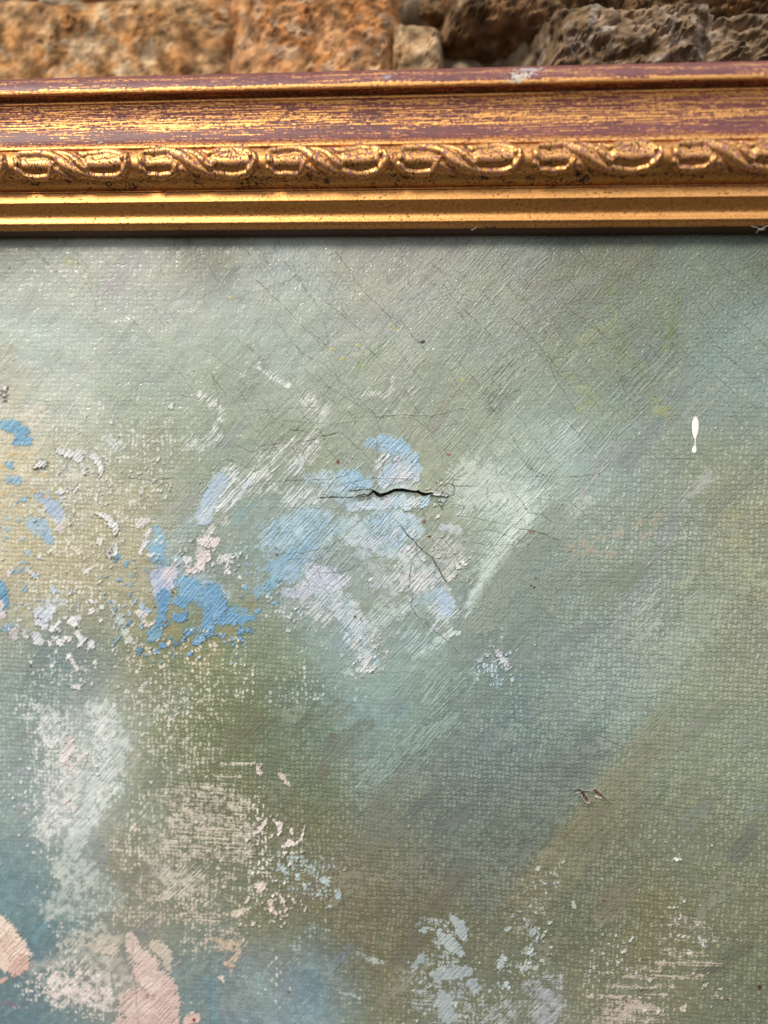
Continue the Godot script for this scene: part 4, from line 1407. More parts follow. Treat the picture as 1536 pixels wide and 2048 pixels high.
const STROKES := """
wash 8a968e 929c92 .5 | 533.5,2019.3,100 439.1,2069.4,70
wash 86948c 8e9a90 .4 | 615.5,1928.7,60 721,2014.5,50
wash a0afa6 b2beba .5 | 132.8,1772.7,90 220.9,1852.1,80 101.1,1892.7,60
wash 9fa89c a8b0a4 .4 | 293.8,1656.5,80 328.1,1802.2,80
wash a6bac2 b2c2c6 .6 | 721.4,1101.6,80 783.7,1180.2,60
scum a4bcc8 b2c6ce 1.1 | 700.3,1061.9,50 781.6,1089.8,50
scum acc0c8 bac8cc 1.1 | 641.6,1174.9,50 724.7,1253,36
scum b0bfc6 bccacc 1 | 822.4,1118.6,50 873.7,1177.1,50
flat c4d2c8 ccd8d0 .55 | 947.5,970.9,60 1036.2,993.5,50 1027.9,1043.1,38 985.8,1113.6,26 939.4,1222.8,8
flat 6e7e74 78877c .3 | 1102.4,1100.1,45 990.3,1282.8,60 909.6,1416.9,60 812.9,1564.1,50
flat 8b968a 95a092 .3 | 1247.5,1282.1,60 1136,1416,60
flat 64726a 6c7a72 .4 | 1186.2,1473.2,45 1092,1578.5,60 976.5,1686.7,70
flat 7a7554 837f60 .35 | 1247.4,1579.5,60 1154.1,1695.5,60 1068.6,1792.3,40
flat 7f8468 888c70 .3 | 1438.2,1323,80 1330.2,1475.6,80
wash 93b4bf a2bfc6 .75 | 552.8,1096.5,60 623.6,1043.8,60
wash 8fb0c0 9fbcc8 .7 | 647.4,962.6,50 728.4,965.9,50
wash 98b6c4 a6c0ca .75 | 787.2,899.8,46 809.5,999,60 781.2,1074.7,60
wash 90b0be a0bcc6 .7 | 579.7,1156.6,50 651.4,1154.3,60
wash a0bac6 acc4cc .7 | 873.9,1187.1,46 724.9,1263.1,44
wash 9cb8c4 a8c2ca .5 | 426.8,1008.2,44 318.1,1113.6,46 393.1,1193.6,50
wash b9c2bd c2cac4 .5 | 129.4,1465.1,80 163.5,1600.7,90 99.2,1710.8,80
wash c4b6ac ccbeb4 .45 | 35.9,2016.3,70 189.5,1961.3,60 277.5,2040,80
scum 8fb0c2 a2bdca .9 | 557.7,1086.2,44 618.5,1044,40
scum 93b4c6 a4bfcc .9 | 647.5,967.6,34 698.9,1001.6,30
scum 9dbac8 adc6d0 .9 | 760.3,1040.2,40 830.9,1058.3,36
scum 92b0c0 a2bcc8 .8 | 424.8,1202.8,50 339.7,1143.9,40
dry c2c8c4 cccfca .9 | 30.9,1459.3,60 97.5,1540.8,60 32.6,1650.8,50
scum bcc6c4 c6ccc8 1 | 172.7,1452.5,40 216.9,1534.5,50 174.9,1642.4,50 132.3,1730.1,40
scum c0c6c4 c8ccc8 .8 | 75,1478.4,60 130.9,1602.6,60 66.3,1712.9,50
scum c6bcb2 ccc4ba .8 | 190.3,2025.6,60 102.9,2065,50
wash a2b9b2 b0c2b4 .5 | 1129.6,878.9,60 1111.7,923.2,50
wash bfcdc4 b4c6ba .55 | 938,981,55 1016.7,994,55 1018.7,1063.1,40
wash c4d4ca ccd8d0 .8 | 1040.7,978.7,36 1051.6,1022.7,26 1004.5,1083.3,26 967.2,1154,22 934.1,1210,14
hatch b0c6bb a6beb2 .45 | 928.5,996.1,40 1008.1,1033.7,50 962,1144.2,30
hatch b8c8c4 a4b8b0 .5 | 1044.3,934.3,50 1129.5,874,55
wash b4bcae a8b4a4 .5 | 552.4,803.4,60 634.7,842.4,50
hatch bcbfb4 b2b8ac .6 | 603,782.8,24 634.9,852.4,24 595,893.3,20
wash 9db4ae a9bdb8 .5 | 23.6,645.2,60 56.8,727.2,50
wash a5a25c 8f9a55 .5 | 97.8,522.3,22 130,532.6,16
wash b3a678 a89e70 .25 | -8.1,748.4,60 5.1,1018.3,90 29.3,1279.7,70
wash a88a4a 9c8448 .3 | 320.3,1268.5,70 395.6,1348.4,60 518.5,1199.5,30
wash 5d8890 6c9096 .35 | 73.6,1341.1,45 117.5,1370.8,26
wash 6f9aa4 7aa2a8 .5 | 463.9,1048,35 494.5,1016.7,30
wash 6f9fae 80a8b4 .55 | 693.2,1203.5,28 694.8,1279.6,28
wash 8ab0b8 7ea8b4 .5 | 598.2,1054.6,60 680,1062.5,50
wash 86a08e 7f9a86 .4 | 767.5,1352.6,60 859.2,1399.1,60 801.3,1503.5,40
hatch 93ada2 86a196 .65 | 741.9,1568.1,40 831.6,1501.9,44 910.2,1437.1,40
hatch a0b8ae 92aca0 .5 | 869,1388.6,34 947.5,1344.7,30
wash a0afa6 94a89c .4 | 1232.8,1421.2,40 1270.1,1389.7,30
dry 8fb3a8 9cbdb0 .45 | 1204.3,1432.5,34 1271.1,1419.3,30
dry 8fb3a8 9cbdb0 .3 | 1142.2,1625.8,8 1169.9,1574,8
wash 847a56 8a7c58 .35 | 1171.4,1624,60 1095.8,1709.4,60
wash 6e6e72 78767a .25 | 704.2,1714.5,40
wash 5d8a9c 6c94a2 .35 | -26.9,1826.3,50 -9.5,1900.7,50
wash 5c8fa6 6a98aa .5 | 46.4,1950.6,26 68.3,1916.6,22
wash 5f8ca2 6c98aa .35 | 626.7,1964.5,22 658.2,1983,18 669.2,2013.5,14
wash 82a2a8 90acb0 .35 | 669.8,2039.7,34 618.5,2075.5,40
wash 8ca49e 7f9a98 .6 | 533.1,1998.2,60 555.7,2080.8,60
wash 53808e 658d98 .6 | 427.4,2006.7,36 439.6,2101.3,40
scum 97a074 868f68 .25 | 1096.2,723.6,18 1133.5,689.4,24 1180.3,660.2,20
scum 97a074 8a9368 .25 | 1111.1,742.9,20 1174.6,785.9,24 1137.6,825.2,14
scum 8b9a72 7d8f68 .22 | 1196.2,564,12 1209.6,688.9,30 1258.4,736.7,30
scum 97a074 8a9055 .35 | 1288.9,803.7,26 1317.7,822.6,18
scum 7f8f62 6f8758 .35 | 1328.7,592.7,16 1304.2,697.9,16
wash a8a070 9c9a68 .3 | 1436.4,1012.8,60 1477.7,1127.3,60
scum aca28c a89c88 .15 | 1278.3,1055.8,16 1305.4,1016.2,14 1135.9,1089.3,16 1222.5,1096.5,12
wash 8e8d9a 858897 .3 | 1342.4,995.8,50 1245.7,1223.2,40
scum a9b9bc b8c4c4 .55 | 248.7,685,14 264.7,695,9
hatch ccd2d2 d6d9d6 1 | 386.8,795.4,10 413.1,810.3,16 428.9,823.2,12
hatch ccd2d2 d6d9d6 .9 | 434.4,840.4,12 414,868,12
hatch c4cbc8 ced4d2 .8 | 351.6,887.4,20 388.4,896.9,20 429.8,875.9,12
hatch cdd4d4 d8dcd9 1 | 508.1,740.6,6 536.1,758.4,10 570.2,775.1,8
dry c2cac6 d0d5d2 .8 | 270.9,766.2,7 255.4,791.9,7 253.5,807.2,6
hatch ccd2ce d6d8d2 1 | 778.8,756,8 776.3,775.8,12 764.7,795.8,8
hatch bfc7c0 c8cec6 .7 | 724.5,788.3,14 759.6,790.9,10
hatch c2cac4 d0d4ce .8 | 554.2,899,12 584.6,883.4,10
hatch c9cdd4 d4d6da 1 | 514.7,990.9,14 540.2,975.1,12 555.9,989.9,8
hatch c0c8cc d0d4d4 .9 | 513.4,920,14 554.4,909.1,10 534.5,944.8,10
hatch a9c0cc b8ccd4 .9 | 436.4,957,18 473.1,976.6,22 503.7,955.6,10
dry d2d2c6 dadad0 .75 | 26.6,976.1,60 124.5,1015.5,60 93.1,1109.9,50
dry d4d0c2 dcd8ca .7 | 177.8,972.8,50 274.1,1001.6,40 179.3,1097,50
dry d0d2cc d8dad2 .7 | 208.9,889.8,40 314.8,888,40 123.7,943,40
dry cfd2cc d8d8d0 .75 | 28.6,1206.1,50 126.6,1202.8,50 213.1,1231,40
dry d2cfc0 dad6c8 .6 | 3.6,841.5,40 90.5,860.9,40 176.1,828.7,40
scum c0cad4 ccd2d8 1.1 | 54.2,1022.4,26 92.5,1052.6,24
scum 8cb2cc 9cbcd0 1 | 27.4,1064.8,22 65.8,1095,20
scum 6fa0c4 7dabc8 1.1 | 286.2,1104.2,20 318.5,1144.5,22 309,1217.2,22
scum 6499c0 70a2c6 1.2 | 361.6,1194.7,26 425.2,1228.5,34 477.8,1247.1,16
scum b4c0d0 c0c8d4 1.2 | 308.3,1170.7,24 334.9,1180.1,22
hatch c6d0d6 d2d8da 1.2 | 390.9,1050,24 421.4,998.1,30 451.9,956.7,24
hatch ccd2d6 d8dada 1.2 | 442.6,1018,24 493.6,966,26 534.5,944.8,20
scum a8c2d0 b6cad4 1.2 | 396.1,1049.8,20 421.4,998.1,24 436.4,962.1,20
scum d2ccca dad4d0 1 | 396.8,1095.9,18 392.1,1126.8,16
hatch c4cfd4 d0d6d8 1 | 587,1004.3,40 637.8,993,30
hatch 9dbccc aec6d2 1 | 537.1,1086.7,40 599.2,1105.2,40 559.1,1157.3,36
hatch c8ced2 d4d6d8 1 | 625.6,892.7,30 585.6,933.7,30
hatch c6ccc8 d2d4ce .9 | 603.4,802.8,24 644.5,822.3,24
blob 9cb9cf a8bccb .35 | 396.1,1049.8,14.6 411.1,1008.6,19.5 431.3,967.3,17.1
hatch b9c4d2 ccd2da 1.2 | 385.7,1055.2,14 432.2,1018.3,24 488.5,971.2,18
blob d9cfcd e0d6d2 .8 | 391.5,1093,11 423,1094.1,12.2 407.2,1088.4,9.8
hatch d6d2d2 e0dad8 1 | 407,1075.1,16 443.1,1048.6,14
blob d8cac8 e0d4d0 .9 | 400.4,1123.5,14.6 394.5,1144.2,11
blob d6ccca e0d4d0 .8 | 369.4,1154.2,11 388.3,1150.6,9.8
scum cdd2d4 d8d8d8 .7 | 434,1130.6,14 465.1,1119.5,10
blob d4d6d8 dedede .8 | 450.8,1132.2,6.1 446.8,1143.6,2.4
blob d4d6d8 dedede .8 | 353,1118.7,4.9
blob d4d6d8 dedede .8 | 342.7,1134.5,3.7
blob d0d4d8 dedede .7 | 367,1134.8,9.8
blob d0d4d8 dedede .7 | 451.2,1155.7,7.3
scum 6ea4c4 7caecb 1 | 298.5,1073,16 315.8,1098.2,18 297.2,1132.8,18
blob 6aa0c4 78aacb .4 | 307.4,1103.6,14.6 299.2,1126.6,14.6
hatch c3cbd2 cfd4d6 1 | 309.2,1083,4 291.5,1104.1,4
blob cdd0d6 d8d6d8 .7 | 285.8,1075.4,4.9 275.5,1099.4,6.1 266.2,1120.3,4.9
blob d5cbc6 ddd2cb .8 | 262.2,1059.5,12.2 279.1,1055,8.5
blob a9b6d0 b9c0d4 .55 | 306.2,1170.7,19.5 327.3,1166.9,22 314,1194.2,22
blob c2bdd0 cfc6d0 .35 | 334.5,1152.3,9.8 324.1,1165,12.2
blob 5f97c2 6ba2c9 .55 | 356,1177.3,14.6 380.5,1194,20.7 353.5,1218.7,14.6
blob 5c93bf 689ec6 .55 | 417.3,1194.8,18.3 427.2,1225.3,25.6 413.2,1262.9,15.9
blob 5c93bf 689ec6 .5 | 444.4,1249.4,15.9 477.9,1252.2,11 511.1,1245.8,3.7
blob 5f97c2 7aa9ca .6 | 319.5,1208.5,15.9 315.6,1232.5,11 310.7,1263.7,8.5
scum 6d9fbd 5f94b8 1 | 467.1,1232.1,18 493.2,1236.3,12
blob 5f93b4 6c9dba .5 | 307.6,1271.1,14.6 297.3,1290.2,15.9
scum 5f93ac 6a9cb4 .8 | 304.6,1281.6,18
blob 5c93bf 689ec6 .8 | 343.4,1253.2,8.5 358.2,1250.5,11 364.4,1244.1,6.1
blob 5c93bf 689ec6 .8 | 367.1,1283.3,7.3 376.6,1278.8,8.5 368.3,1287.4,3.7
blob 5c93bf 689ec6 .9 | 414.6,1283.5,9.8
blob 5c93bf 689ec6 .9 | 433.5,1283.8,6.1
blob 5c93bf 689ec6 .9 | 384.3,1301.2,8.5 398.9,1291.3,9.8 383.4,1307.5,4.9
blob 5c93bf 689ec6 .9 | 480.4,1274.7,8.5 474.2,1281.1,3.7
blob 5c93bf 689ec6 .9 | 499.1,1273,7.3
blob 5c93bf 689ec6 .9 | 460.8,1294,6.1
blob 5c93bf 689ec6 .9 | 479.6,1292.2,6.1
blob 5c93bf 689ec6 .9 | 317.8,1310.1,8.5
blob 5c93bf 689ec6 .9 | 344.2,1307,7.3
blob 5f90b8 689ec6 .9 | 266.8,1325.8,7.3 274.2,1320.2,3.7
blob 5f90b8 689ec6 .9 | 302,1323.3,7.3
blob 6f9ec0 689ec6 .7 | 376.2,1325.4,7.3
blob 6f9ec0 689ec6 .7 | 359.9,1296,6.1
blob 5f90b8 7aa0c0 .9 | 231.9,1278.2,3.7 247.8,1263,3.7
blob 7f9ebd 8aa8c2 .9 | 209.9,1314.5,3.7 224.7,1295.1,3.7
dry 6a9cc0 7ba6c4 .5 | 228.3,1164,9 246.6,1167.5,10
dry 6a9cc0 7ba6c4 .45 | 223.4,1194.2,12 255.3,1182.8,10 265.6,1156.5,8
dry 6a9cc0 7ba6c4 .35 | 497,1159.3,26 508.2,1199.9,20
blob 6fa6c8 7cb0ce .6 | -29,862.7,12.2 -7.1,868.6,15.9 9.4,880.8,15.9
blob 6fa6c8 7cb0ce .6 | 20.4,893.1,11 -3.5,898.7,7.3
blob 8ab4cc 7cb0ce .6 | -19.6,943.8,7.3 -10.8,950.9,4.9
blob 86aecb 93b8d0 .6 | -19.3,975,8.5 0.4,978.8,9.8
dry 86b4cc 9cc0d0 .5 | -16.7,1029.3,30 -14.1,1081.6,20
scum 86aecb a3bcd2 1 | 43.2,1009.1,16 81.4,1026.9,20 90.3,1052.7,14
blob 9db4cc b0bfd2 .35 | 59.6,1017,14.6 83.7,1039.3,17.1
scum 7ba9cb 8cb3cf 1 | 27.4,1067.9,16 54.6,1064,18 71.3,1105.3,14
blob cbc1c8 d6c8c8 .5 | 90.5,1070.4,9.8 97.1,1080.6,6.1
blob 5f95ba 6ba0c2 .6 | -35.1,1197.8,12.2 -28.2,1229.2,12.2 -31.3,1255.6,9.8
blob d2ccd2 dccfcf .7 | -34.8,1234.7,6.1 -28,1260.8,8.5
blob 6e9abd 88a8c2 .7 | -25.6,1290.3,7.3 -12.4,1281.3,4.9
blob b9bec8 c5c6cc .8 | -12.3,1300.3,4.9 1.9,1282.9,4.9
blob d6dadc e2e2e0 2.2 | 41.5,946.7,7.3 52.4,943.4,9.8 61,940.1,6.1
scum ccd0cc d6d8d4 .8 | 101.9,917.5,16 134.2,916.9,14
blob d4d8d6 dedfdb .9 | 88.9,914.7,7.3 112.7,920.4,11 134.4,930.4,9.8
blob d6d9d8 dfdfdc .9 | 160.1,927.8,7.3 174.1,931.7,9.8 180.7,947,7.3 177.7,960.5,6.1
dry cfd3d0 d8d9d6 .55 | 102.5,974.5,30 145.9,999.4,36 177.9,978,14
dry d4d6d2 dcdcd8 .7 | 113.5,995,14 156.8,1014.7,16
blob d8d8d4 e0dfda .9 | 86.5,1000.8,3.7 106,997.2,6.1 117.8,992.8,3.7
dry d3d2ca dbd8d0 .65 | 267.8,927.8,16 294.4,937.5,14 315.6,939.1,8
dry d3d2ca dbd8d0 .6 | 284.4,975.7,16 279.4,1001.4,16 269.2,1027.4,14
dry d0d2cc dad8d2 .5 | 314.4,857.4,22 229.8,863.8,30 208.7,879.6,16
scum c6ccc8 d0d4d0 .7 | 187.5,890.2,16 219.6,899.9,20 203.8,910.5,10
blob d9dad8 e4e3df 1.2 | 171.1,1042.3,3.7 191.6,1046.9,7.3 205.6,1059,11 212.2,1073.3,8.5 210.2,1085.8,3.7
blob d3d6d8 dedfdd 1 | 216.8,1098,3.7 213.8,1116.7,4.9 211.9,1132.3,4.9
blob d0cbc6 d8d4d0 1.4 | 197.8,1117.2,6.1 202.2,1129.5,7.3
blob ddd2c0 d6cab8 .9 | 127.8,1117.2,7.3 138.7,1123.1,8.5
blob d6d4d4 dedcd8 .9 | 49.8,1135.2,6.1 56.4,1140.2,3.7
blob d8ccca e0d4d0 .9 | 28.3,1166.3,7.3 39.3,1176.4,7.3
blob d8ccca e0d4d0 .9 | -17.7,1173,8.5
blob d8d4cc dcd8d0 .8 | 149.9,1162.3,6.1 162.8,1155.7,4.9
blob d8d4cc dcd8d0 .8 | 179.3,1102.2,7.3
blob a4b9cc b6c4d0 .7 | 81,1204.3,9.8 91.9,1207.1,4.9
blob b4c2cc c6cdd2 .7 | 115.8,1209.4,7.3 126.6,1204.8,4.9
dry d0c8b4 d8d0bc .5 | 28.4,1174.6,50 147.8,1170.7,50 168.5,1097.3,40 125.1,1067.3,40
dry d4ccb8 dad2c0 .45 | 26.9,1017.8,30 6,1122.9,40
blob c3cbd8 d0d5dc .8 | 46.6,1255.9,11 64.1,1255.3,15.9 77,1244.3,12.2
blob ccd2da d8dadc .8 | 45.6,1270.7,9.8 62.1,1280.6,8.5
blob d0d3d8 dadbdc .9 | 78.5,1286.2,7.3 88.3,1277.5,7.3 94.7,1269.9,4.9
blob ccd0d6 d8dadc .9 | 43.8,1305.5,11 57,1315.5,9.8
blob ccd0d6 d8dadc .9 | 86.4,1306.9,8.5 97.3,1311.8,9.8
blob d4d4d4 dcdbd8 .9 | 116.8,1305.7,6.1
blob d0d3d8 dadbdc .9 | 125.1,1265.6,12.2 135.9,1261,7.3
blob d0d3d8 dadbdc .9 | 136.2,1294.5,7.3 143.9,1306.7,8.5 138.7,1319.5,3.7
blob d0d3d8 dadbdc .9 | 156.1,1327.2,6.1 164.6,1314.3,7.3
blob d6d8d8 dedddb .9 | 74.5,1319,6.1
blob d6d8d8 dedddb .9 | 162.7,1245.3,7.3
blob d6d8d8 dedddb .9 | 159.2,1222.5,4.9 170.1,1232.5,4.9
blob d6d8d8 dedddb .9 | 186.3,1236.1,4.9
blob d6d8d8 dedddb .9 | 182.3,1263.4,4.9
scum b4c6d4 c2ced6 .8 | 94.3,1230,20 61.7,1231.2,14
blob c6bcbe d2c6c4 .8 | -5.6,1304.3,9.8 0.9,1293.5,6.1
blob c6c4c6 d2cccc .8 | 18.5,1301.2,8.5
dry cdd2d0 d8d9d5 .7 | 84.6,1351.2,16 117.4,1355.1,16
blob d6d8d6 dedddb .9 | 113.9,1339.4,6 126,1354.7,6 133.8,1368,4
blob d6d8d6 dedddb .9 | 79.3,1364.1,4
blob d0d2d2 dadad8 .9 | 120,1402.3,6 137.5,1405.7,7
blob c6c0b8 d0cac2 .8 | 29.9,1348.2,4.9
dry c8ccc8 d2d4ce .55 | 30.3,1385.2,40 150.2,1379.9,30
blob d8ccca dcd0c4 .8 | 263.6,1242.7,8.5 275.3,1243.3,11 271.2,1255.9,7.3
blob 93b2c8 a6bfd0 .6 | 270.9,1232,7.3 285.9,1240.8,4.9
blob d8c6b8 dccab8 .9 | 272.4,1266.2,6.1 288.5,1269.8,6.1 296.9,1265.3,3.7
dry d8ccb8 ddd2c0 .7 | 278.4,1311.7,18 300,1331.7,18 246.9,1354.8,14
dry d4d0be dcd6c6 .55 | 331.9,1330.3,30 416.1,1316.5,40 478.8,1303.6,26
dry d0ccb8 d8d2c0 .5 | 321.7,1361.9,40 437.6,1346.5,50 500.5,1354.1,26
dry ccc8b4 d4cebc 0.64 | 290.3,1405,40 396.4,1400.1,50 490.9,1401,30
dry c4c0ac ccc6b4 0.52 | 312.6,1466.6,50 439.4,1450,50
scum b0c0bc bcc8c2 .9 | 224.2,1261.8,14 246.2,1302.6,14
dry b9c6c2 c6cfca .9 | 64.6,1542.5,60 129.8,1496.8,56
dry bccac6 cad2cc 1.32 | 172.9,1473.5,40 195.6,1556.7,46 218,1618.8,36
scum b2c0bc bec8c2 1.1 | 163.5,1600.7,40 185.7,1641.8,40 153.8,1696.8,36
scum b0bdb6 bac4bc 1 | 199.7,1451.2,36 227.4,1512.9,30 212.3,1598,30
scum aebab4 b8c2ba .8 | 132.4,1740.7,40 100.1,1796.3,30
dry cfd4d2 dadbd7 .55 | 76.2,1605.6,50 43.9,1671.5,40 88.2,1700.8,40
dry d2d6d4 dcddd9 .5 | 53.2,1490,30 65,1574.4,30
blob d4c6c4 dccfca .8 | 116.9,1516.5,9 119.3,1534.3,12 111.9,1555.9,9
blob d6c8c6 decfcb .8 | 106.4,1561.5,9 122.9,1569.1,6
dry d8ccc8 e0d4ce .9 | 146.7,1548.7,20 119.8,1587.3,20
blob d8c8c2 decec8 .9 | 149.8,1540.1,3 154.4,1558.9,3 146.9,1575.2,2
blob d0c2ba d8c8c0 .8 | 111.7,1648.3,6 120.4,1643.5,3
blob d0c2ba d8c8c0 .8 | 129.4,1668.5,4 137,1657.4,3
dry bcb8a6 c6c0ae 0.82 | 292.1,1530.5,40 366.3,1505.7,36
dry b8b4a0 c2bca8 0.67 | 335.4,1570.1,40 419.5,1523.7,50
rows c6bfae cec6b4 1.42 | 441.1,1552.8,5 526.9,1546,5
rows c2baa8 cac2b0 1.12 | 433,1575.1,7 483.5,1575.4,6
rows bcb2a0 c4b9a8 0.97 | 347,1632.3,44 442.1,1616.3,44 495.2,1644.5,30
rows c0b4a2 c8bcaa 1.17 | 358.2,1673.7,44 432.6,1679.6,44 496,1686.1,30
rows bcb09e c4b8a6 1.02 | 337.9,1738.1,40 422.8,1722.2,44 496.9,1738.3,30
dry bcb09e c4b8a6 0.97 | 219.4,1735.2,26 262.7,1743,40 306,1761.3,30
dry bab09c c2b8a4 0.82 | 229.7,1692.1,20 326.5,1696.7,30
scum b9b2a4 c0b8aa .9 | 317.1,1787,26 371,1809.8,36 328.5,1833.9,20
hatch bdb5a6 c6bcae .8 | 349.5,1800.7,40 402.7,1797.1,30
dry b8ac98 c0b4a0 0.92 | 296.3,1836.1,60 403.4,1839.2,50 466.2,1792.7,40
rows bcae9a c4b6a2 1.12 | 371.9,1873.1,20 435.9,1879.1,18
dry b8aa94 c0b29c 0.82 | 232.1,1883.2,50 329.2,1876.2,40 477.9,1855,40
blob c6baa8 cec0ae .7 | 478,1865.5,8 509.3,1847.5,4
scum b0b0a4 b8b6a8 .9 | 112.8,1956.4,30 189.2,1929.1,40 222.1,1948.1,26
hatch b4b4a8 bcb8aa .8 | 102.3,2011.1,40 189.8,1982.7,40 69.4,2035.3,20
dry ccc0b0 d4c8b8 .5 | 124.6,2030.9,40 190.6,2047.1,36 56.5,1842.1,30
scum b4aa98 bcb09e 1 | 178.5,1951.4,26 232.8,1936.6,20
blob e0c8b6 e6cebc .9 | -42.9,1919.4,26 -11.4,1946.3,26 13.4,1980.1,24
blob e0c2b0 e2c6b4 .6 | -29.1,1967.1,34 -8.8,1998.1,30
blob dcb8a6 d8b0a0 .6 | 19.1,2001.4,20 2.6,2018.9,14
blob d8a89a d4a296 .5 | -25.1,2045,5 -14,2037.6,4
wash d49c94 d8a69c .5 | 24.7,2006.3,16 2.6,2027.6,12
blob b8ae9e c0b4a2 .5 | 308.6,1941.5,12 330.3,1955.8,17 336.1,1982,12
blob bfb3a2 c6b8a6 .5 | 189.5,1955.9,14 216.8,1959.2,14
blob ccb6a8 d2bcae .6 | 249.1,1940.7,10 271,1960.4,18 298.4,1984.9,22
blob c8aaa0 ceb0a6 .55 | 282.4,2002.2,26 326,2030.8,30 331.9,2067.7,34
blob c6a8a0 ccb2a8 .55 | 267.1,2073,36 321.8,2111.3,46 246.1,2128.5,30
hatch dcc0b6 e2c8bc .9 | 265.9,1976.8,26 309.8,2026.7,34 299.6,2070.4,40
wash c08a88 c8928e .4 | 272.1,2040.5,24 321,2057.9,40
blob cfa8a0 d4b0a6 .6 | 396.7,2088.9,12 380.8,2100.9,12
blob a4524e 96484a .35 | 394.6,2092.3,4
wash a8646c a05c66 .5 | -19.2,2091.3,18 3.2,2094.9,10
dry d4b0ae dcbcb8 .5 | 14.4,2099.4,22
wash 5a78a0 587ca6 .5 | 48.1,2134.7,26
dry c8bcb0 d4c8ba .6 | 114.1,2085.7,30 191.2,2100.9,30 168.9,2070.4,20
scum a8a2a2 b0aaaa .6 | 185.2,2052.9,16 195.8,2025.2,14
rows c6a68a ceb094 1.12 | 436.6,1921.3,12 479,1923.3,14 479.3,1939.1,12
hatch ccae92 d2b69a .9 | 447.5,1936.3,16 489.7,1927.8,12 469.4,1976.9,14
blob c2a890 c8b098 .7 | 458.6,1967.1,6 477.8,1973,5
blob cfc4b2 d4c8b8 .7 | 448.5,1999.7,6 457.2,2009.6,4
dry b8ac98 c0b4a0 0.82 | 383.6,1935.8,40 468.2,1908.3,40
dry c4beae ccc4b4 0.67 | 508.9,1821.3,30 528.7,1757.1,30
dry d4cabb dcd2c4 0.87 | 521,1622.1,20 539,1746,26 539.6,1777.3,20
dry d2c8ba dad0c2 0.82 | 551.6,1860.2,22 571.9,1827.3,26
blob d2c2b6 dacabf .9 | 519.8,1554.7,7 523.1,1564.9,6
blob cabaa8 d2c2b0 .9 | 569,1566.5,7 579.6,1579.3,6 588.1,1590.2,2
blob ead6d2 f0e0dc 1.3 | 1172.8,1573.8,2 1178.9,1582.5,3
blob ead6d2 f0e0dc 1.3 | 1181.9,1586.3,4 1189.7,1587.9,1.5
blob ead6d2 f0e0dc 1.3 | 1199.9,1573.3,3 1211.6,1576.6,2
blob ead6d2 f0e0dc 1.1 | 1163,1570.4,2 1169.7,1568,1
blob dac8c0 e2d0c8 1.1 | 517.1,1693.2,6 530.4,1678.8,6 539.6,1665.7,4
blob dac8c0 e2d0c8 1.1 | 555.2,1661.7,4 571,1671.1,6 566.1,1690.1,4
blob dcc8c0 e4d2ca 1.1 | 578,1714.3,5 590.4,1706.2,7 600.8,1710.8,6
blob dccac2 e4d4cc 1.2 | 603.9,1706.4,3 615.1,1697.4,3 620.7,1668,2
blob d8c6bd e0cec5 .9 | 591.9,1680.2,4 595.3,1690.3,3
blob d8c6bd e0cec5 .9 | 594.9,1727.8,4
blob d2beb0 dac6b8 .9 | 521.1,1801.6,8 537.8,1798.3,8 529.7,1809.4,6
blob ceb7a4 d6c0ae .9 | 552.2,1837.1,7 559.8,1851.2,7 565.2,1861.3,3
blob dacabe e2d2c6 1 | 577,1824.9,6 580.3,1830.9,4
blob dacabe e2d2c6 1 | 601,1825.3,5 605.3,1832.3,3
blob dacabe e2d2c6 1 | 584.7,1845.2,5 582.8,1853.7,2
blob dacabe e2d2c6 1 | 572.6,1867,4
blob d4c4b6 dccabc .9 | 626.3,1840.2,3 623.3,1846.6,2
dry 97acae a4b6b6 0.92 | 570.3,1743.9,24 611.8,1741.2,30 664,1763.7,30
dry 93a9ac a0b3b4 .7 | 654,1780,30 685.4,1798.6,22 634,1812.5,20
blob 9aafb0 a6b8b8 .5 | 662.3,1779.4,9 672.8,1789.1,5
blob 9aafb0 a6b8b8 .5 | 693.9,1808.4,8
blob 9aafb0 a6b8b8 .5 | 583.3,1769.1,7 575.8,1759.2,5
dry 8fa3a4 9cadac 0.62 | 656,1873.5,30 615.3,1918.3,30
dry a9aab2 b4b4ba 0.72 | 646.1,1895.1,16
dry c0c4c4 cccecc .5 | 558.6,1954.1,14 565,2016.7,40
scum a4adad b0b6b4 .9 | 734.5,1928,8 760.4,1936.4,10 786.1,1941.6,8
scum a4b0b4 b0bac0 .9 | 700.2,2011,6 741.7,2018,5
dry a4b0b4 b0bac0 .45 | 741.5,2012.8,30
blob a0b2b4 acbaba .5 .9 | 925.5,1839.3,9 942.9,1852.4,11 946.4,1874.7,12
blob a0b2b4 acbaba .45 .9 | 901.2,1876,10 926.9,1894.7,16 942.3,1908.9,10
blob a6b6b8 b0bebe .5 .9 | 860.7,1870.8,5 870.8,1870.1,6
dry a2b3b5 aebcbc 1.1 .9 | 865.5,1858.1,22 910.8,1854.8,30 901.6,1891.4,30
dry a2b3b5 aebcbc 1.2 .9 | 877.3,1929.4,20 927.5,1920.3,26 921.9,1895,20
blob a2b2b4 acbaba .5 .9 | 852.3,1943.7,8 864.2,1930.4,9
blob a3b1b4 acb8ba .45 .9 | 898.3,1958.7,14 928.3,1951.2,16 958.4,1948.8,12
blob a3b1b4 acb8ba .45 .9 | 969,1971.6,12 979.3,1981.1,10
dry a2b0b2 acb8b8 1 .9 | 853,1972.6,34 923.8,1972.1,44 954.6,1995.4,34
blob a4b0b2 acb8b8 .45 .9 | 909.7,2009.4,18 920.5,2039.6,20
rows a2b0b2 acb8b8 .9 .9 | 864.2,2013.2,34 945.1,2016.8,40 926.1,2059.8,50
dry a0aeb0 aab6b6 .9 .9 | 956.2,2057.2,50 1025.1,2010.2,40
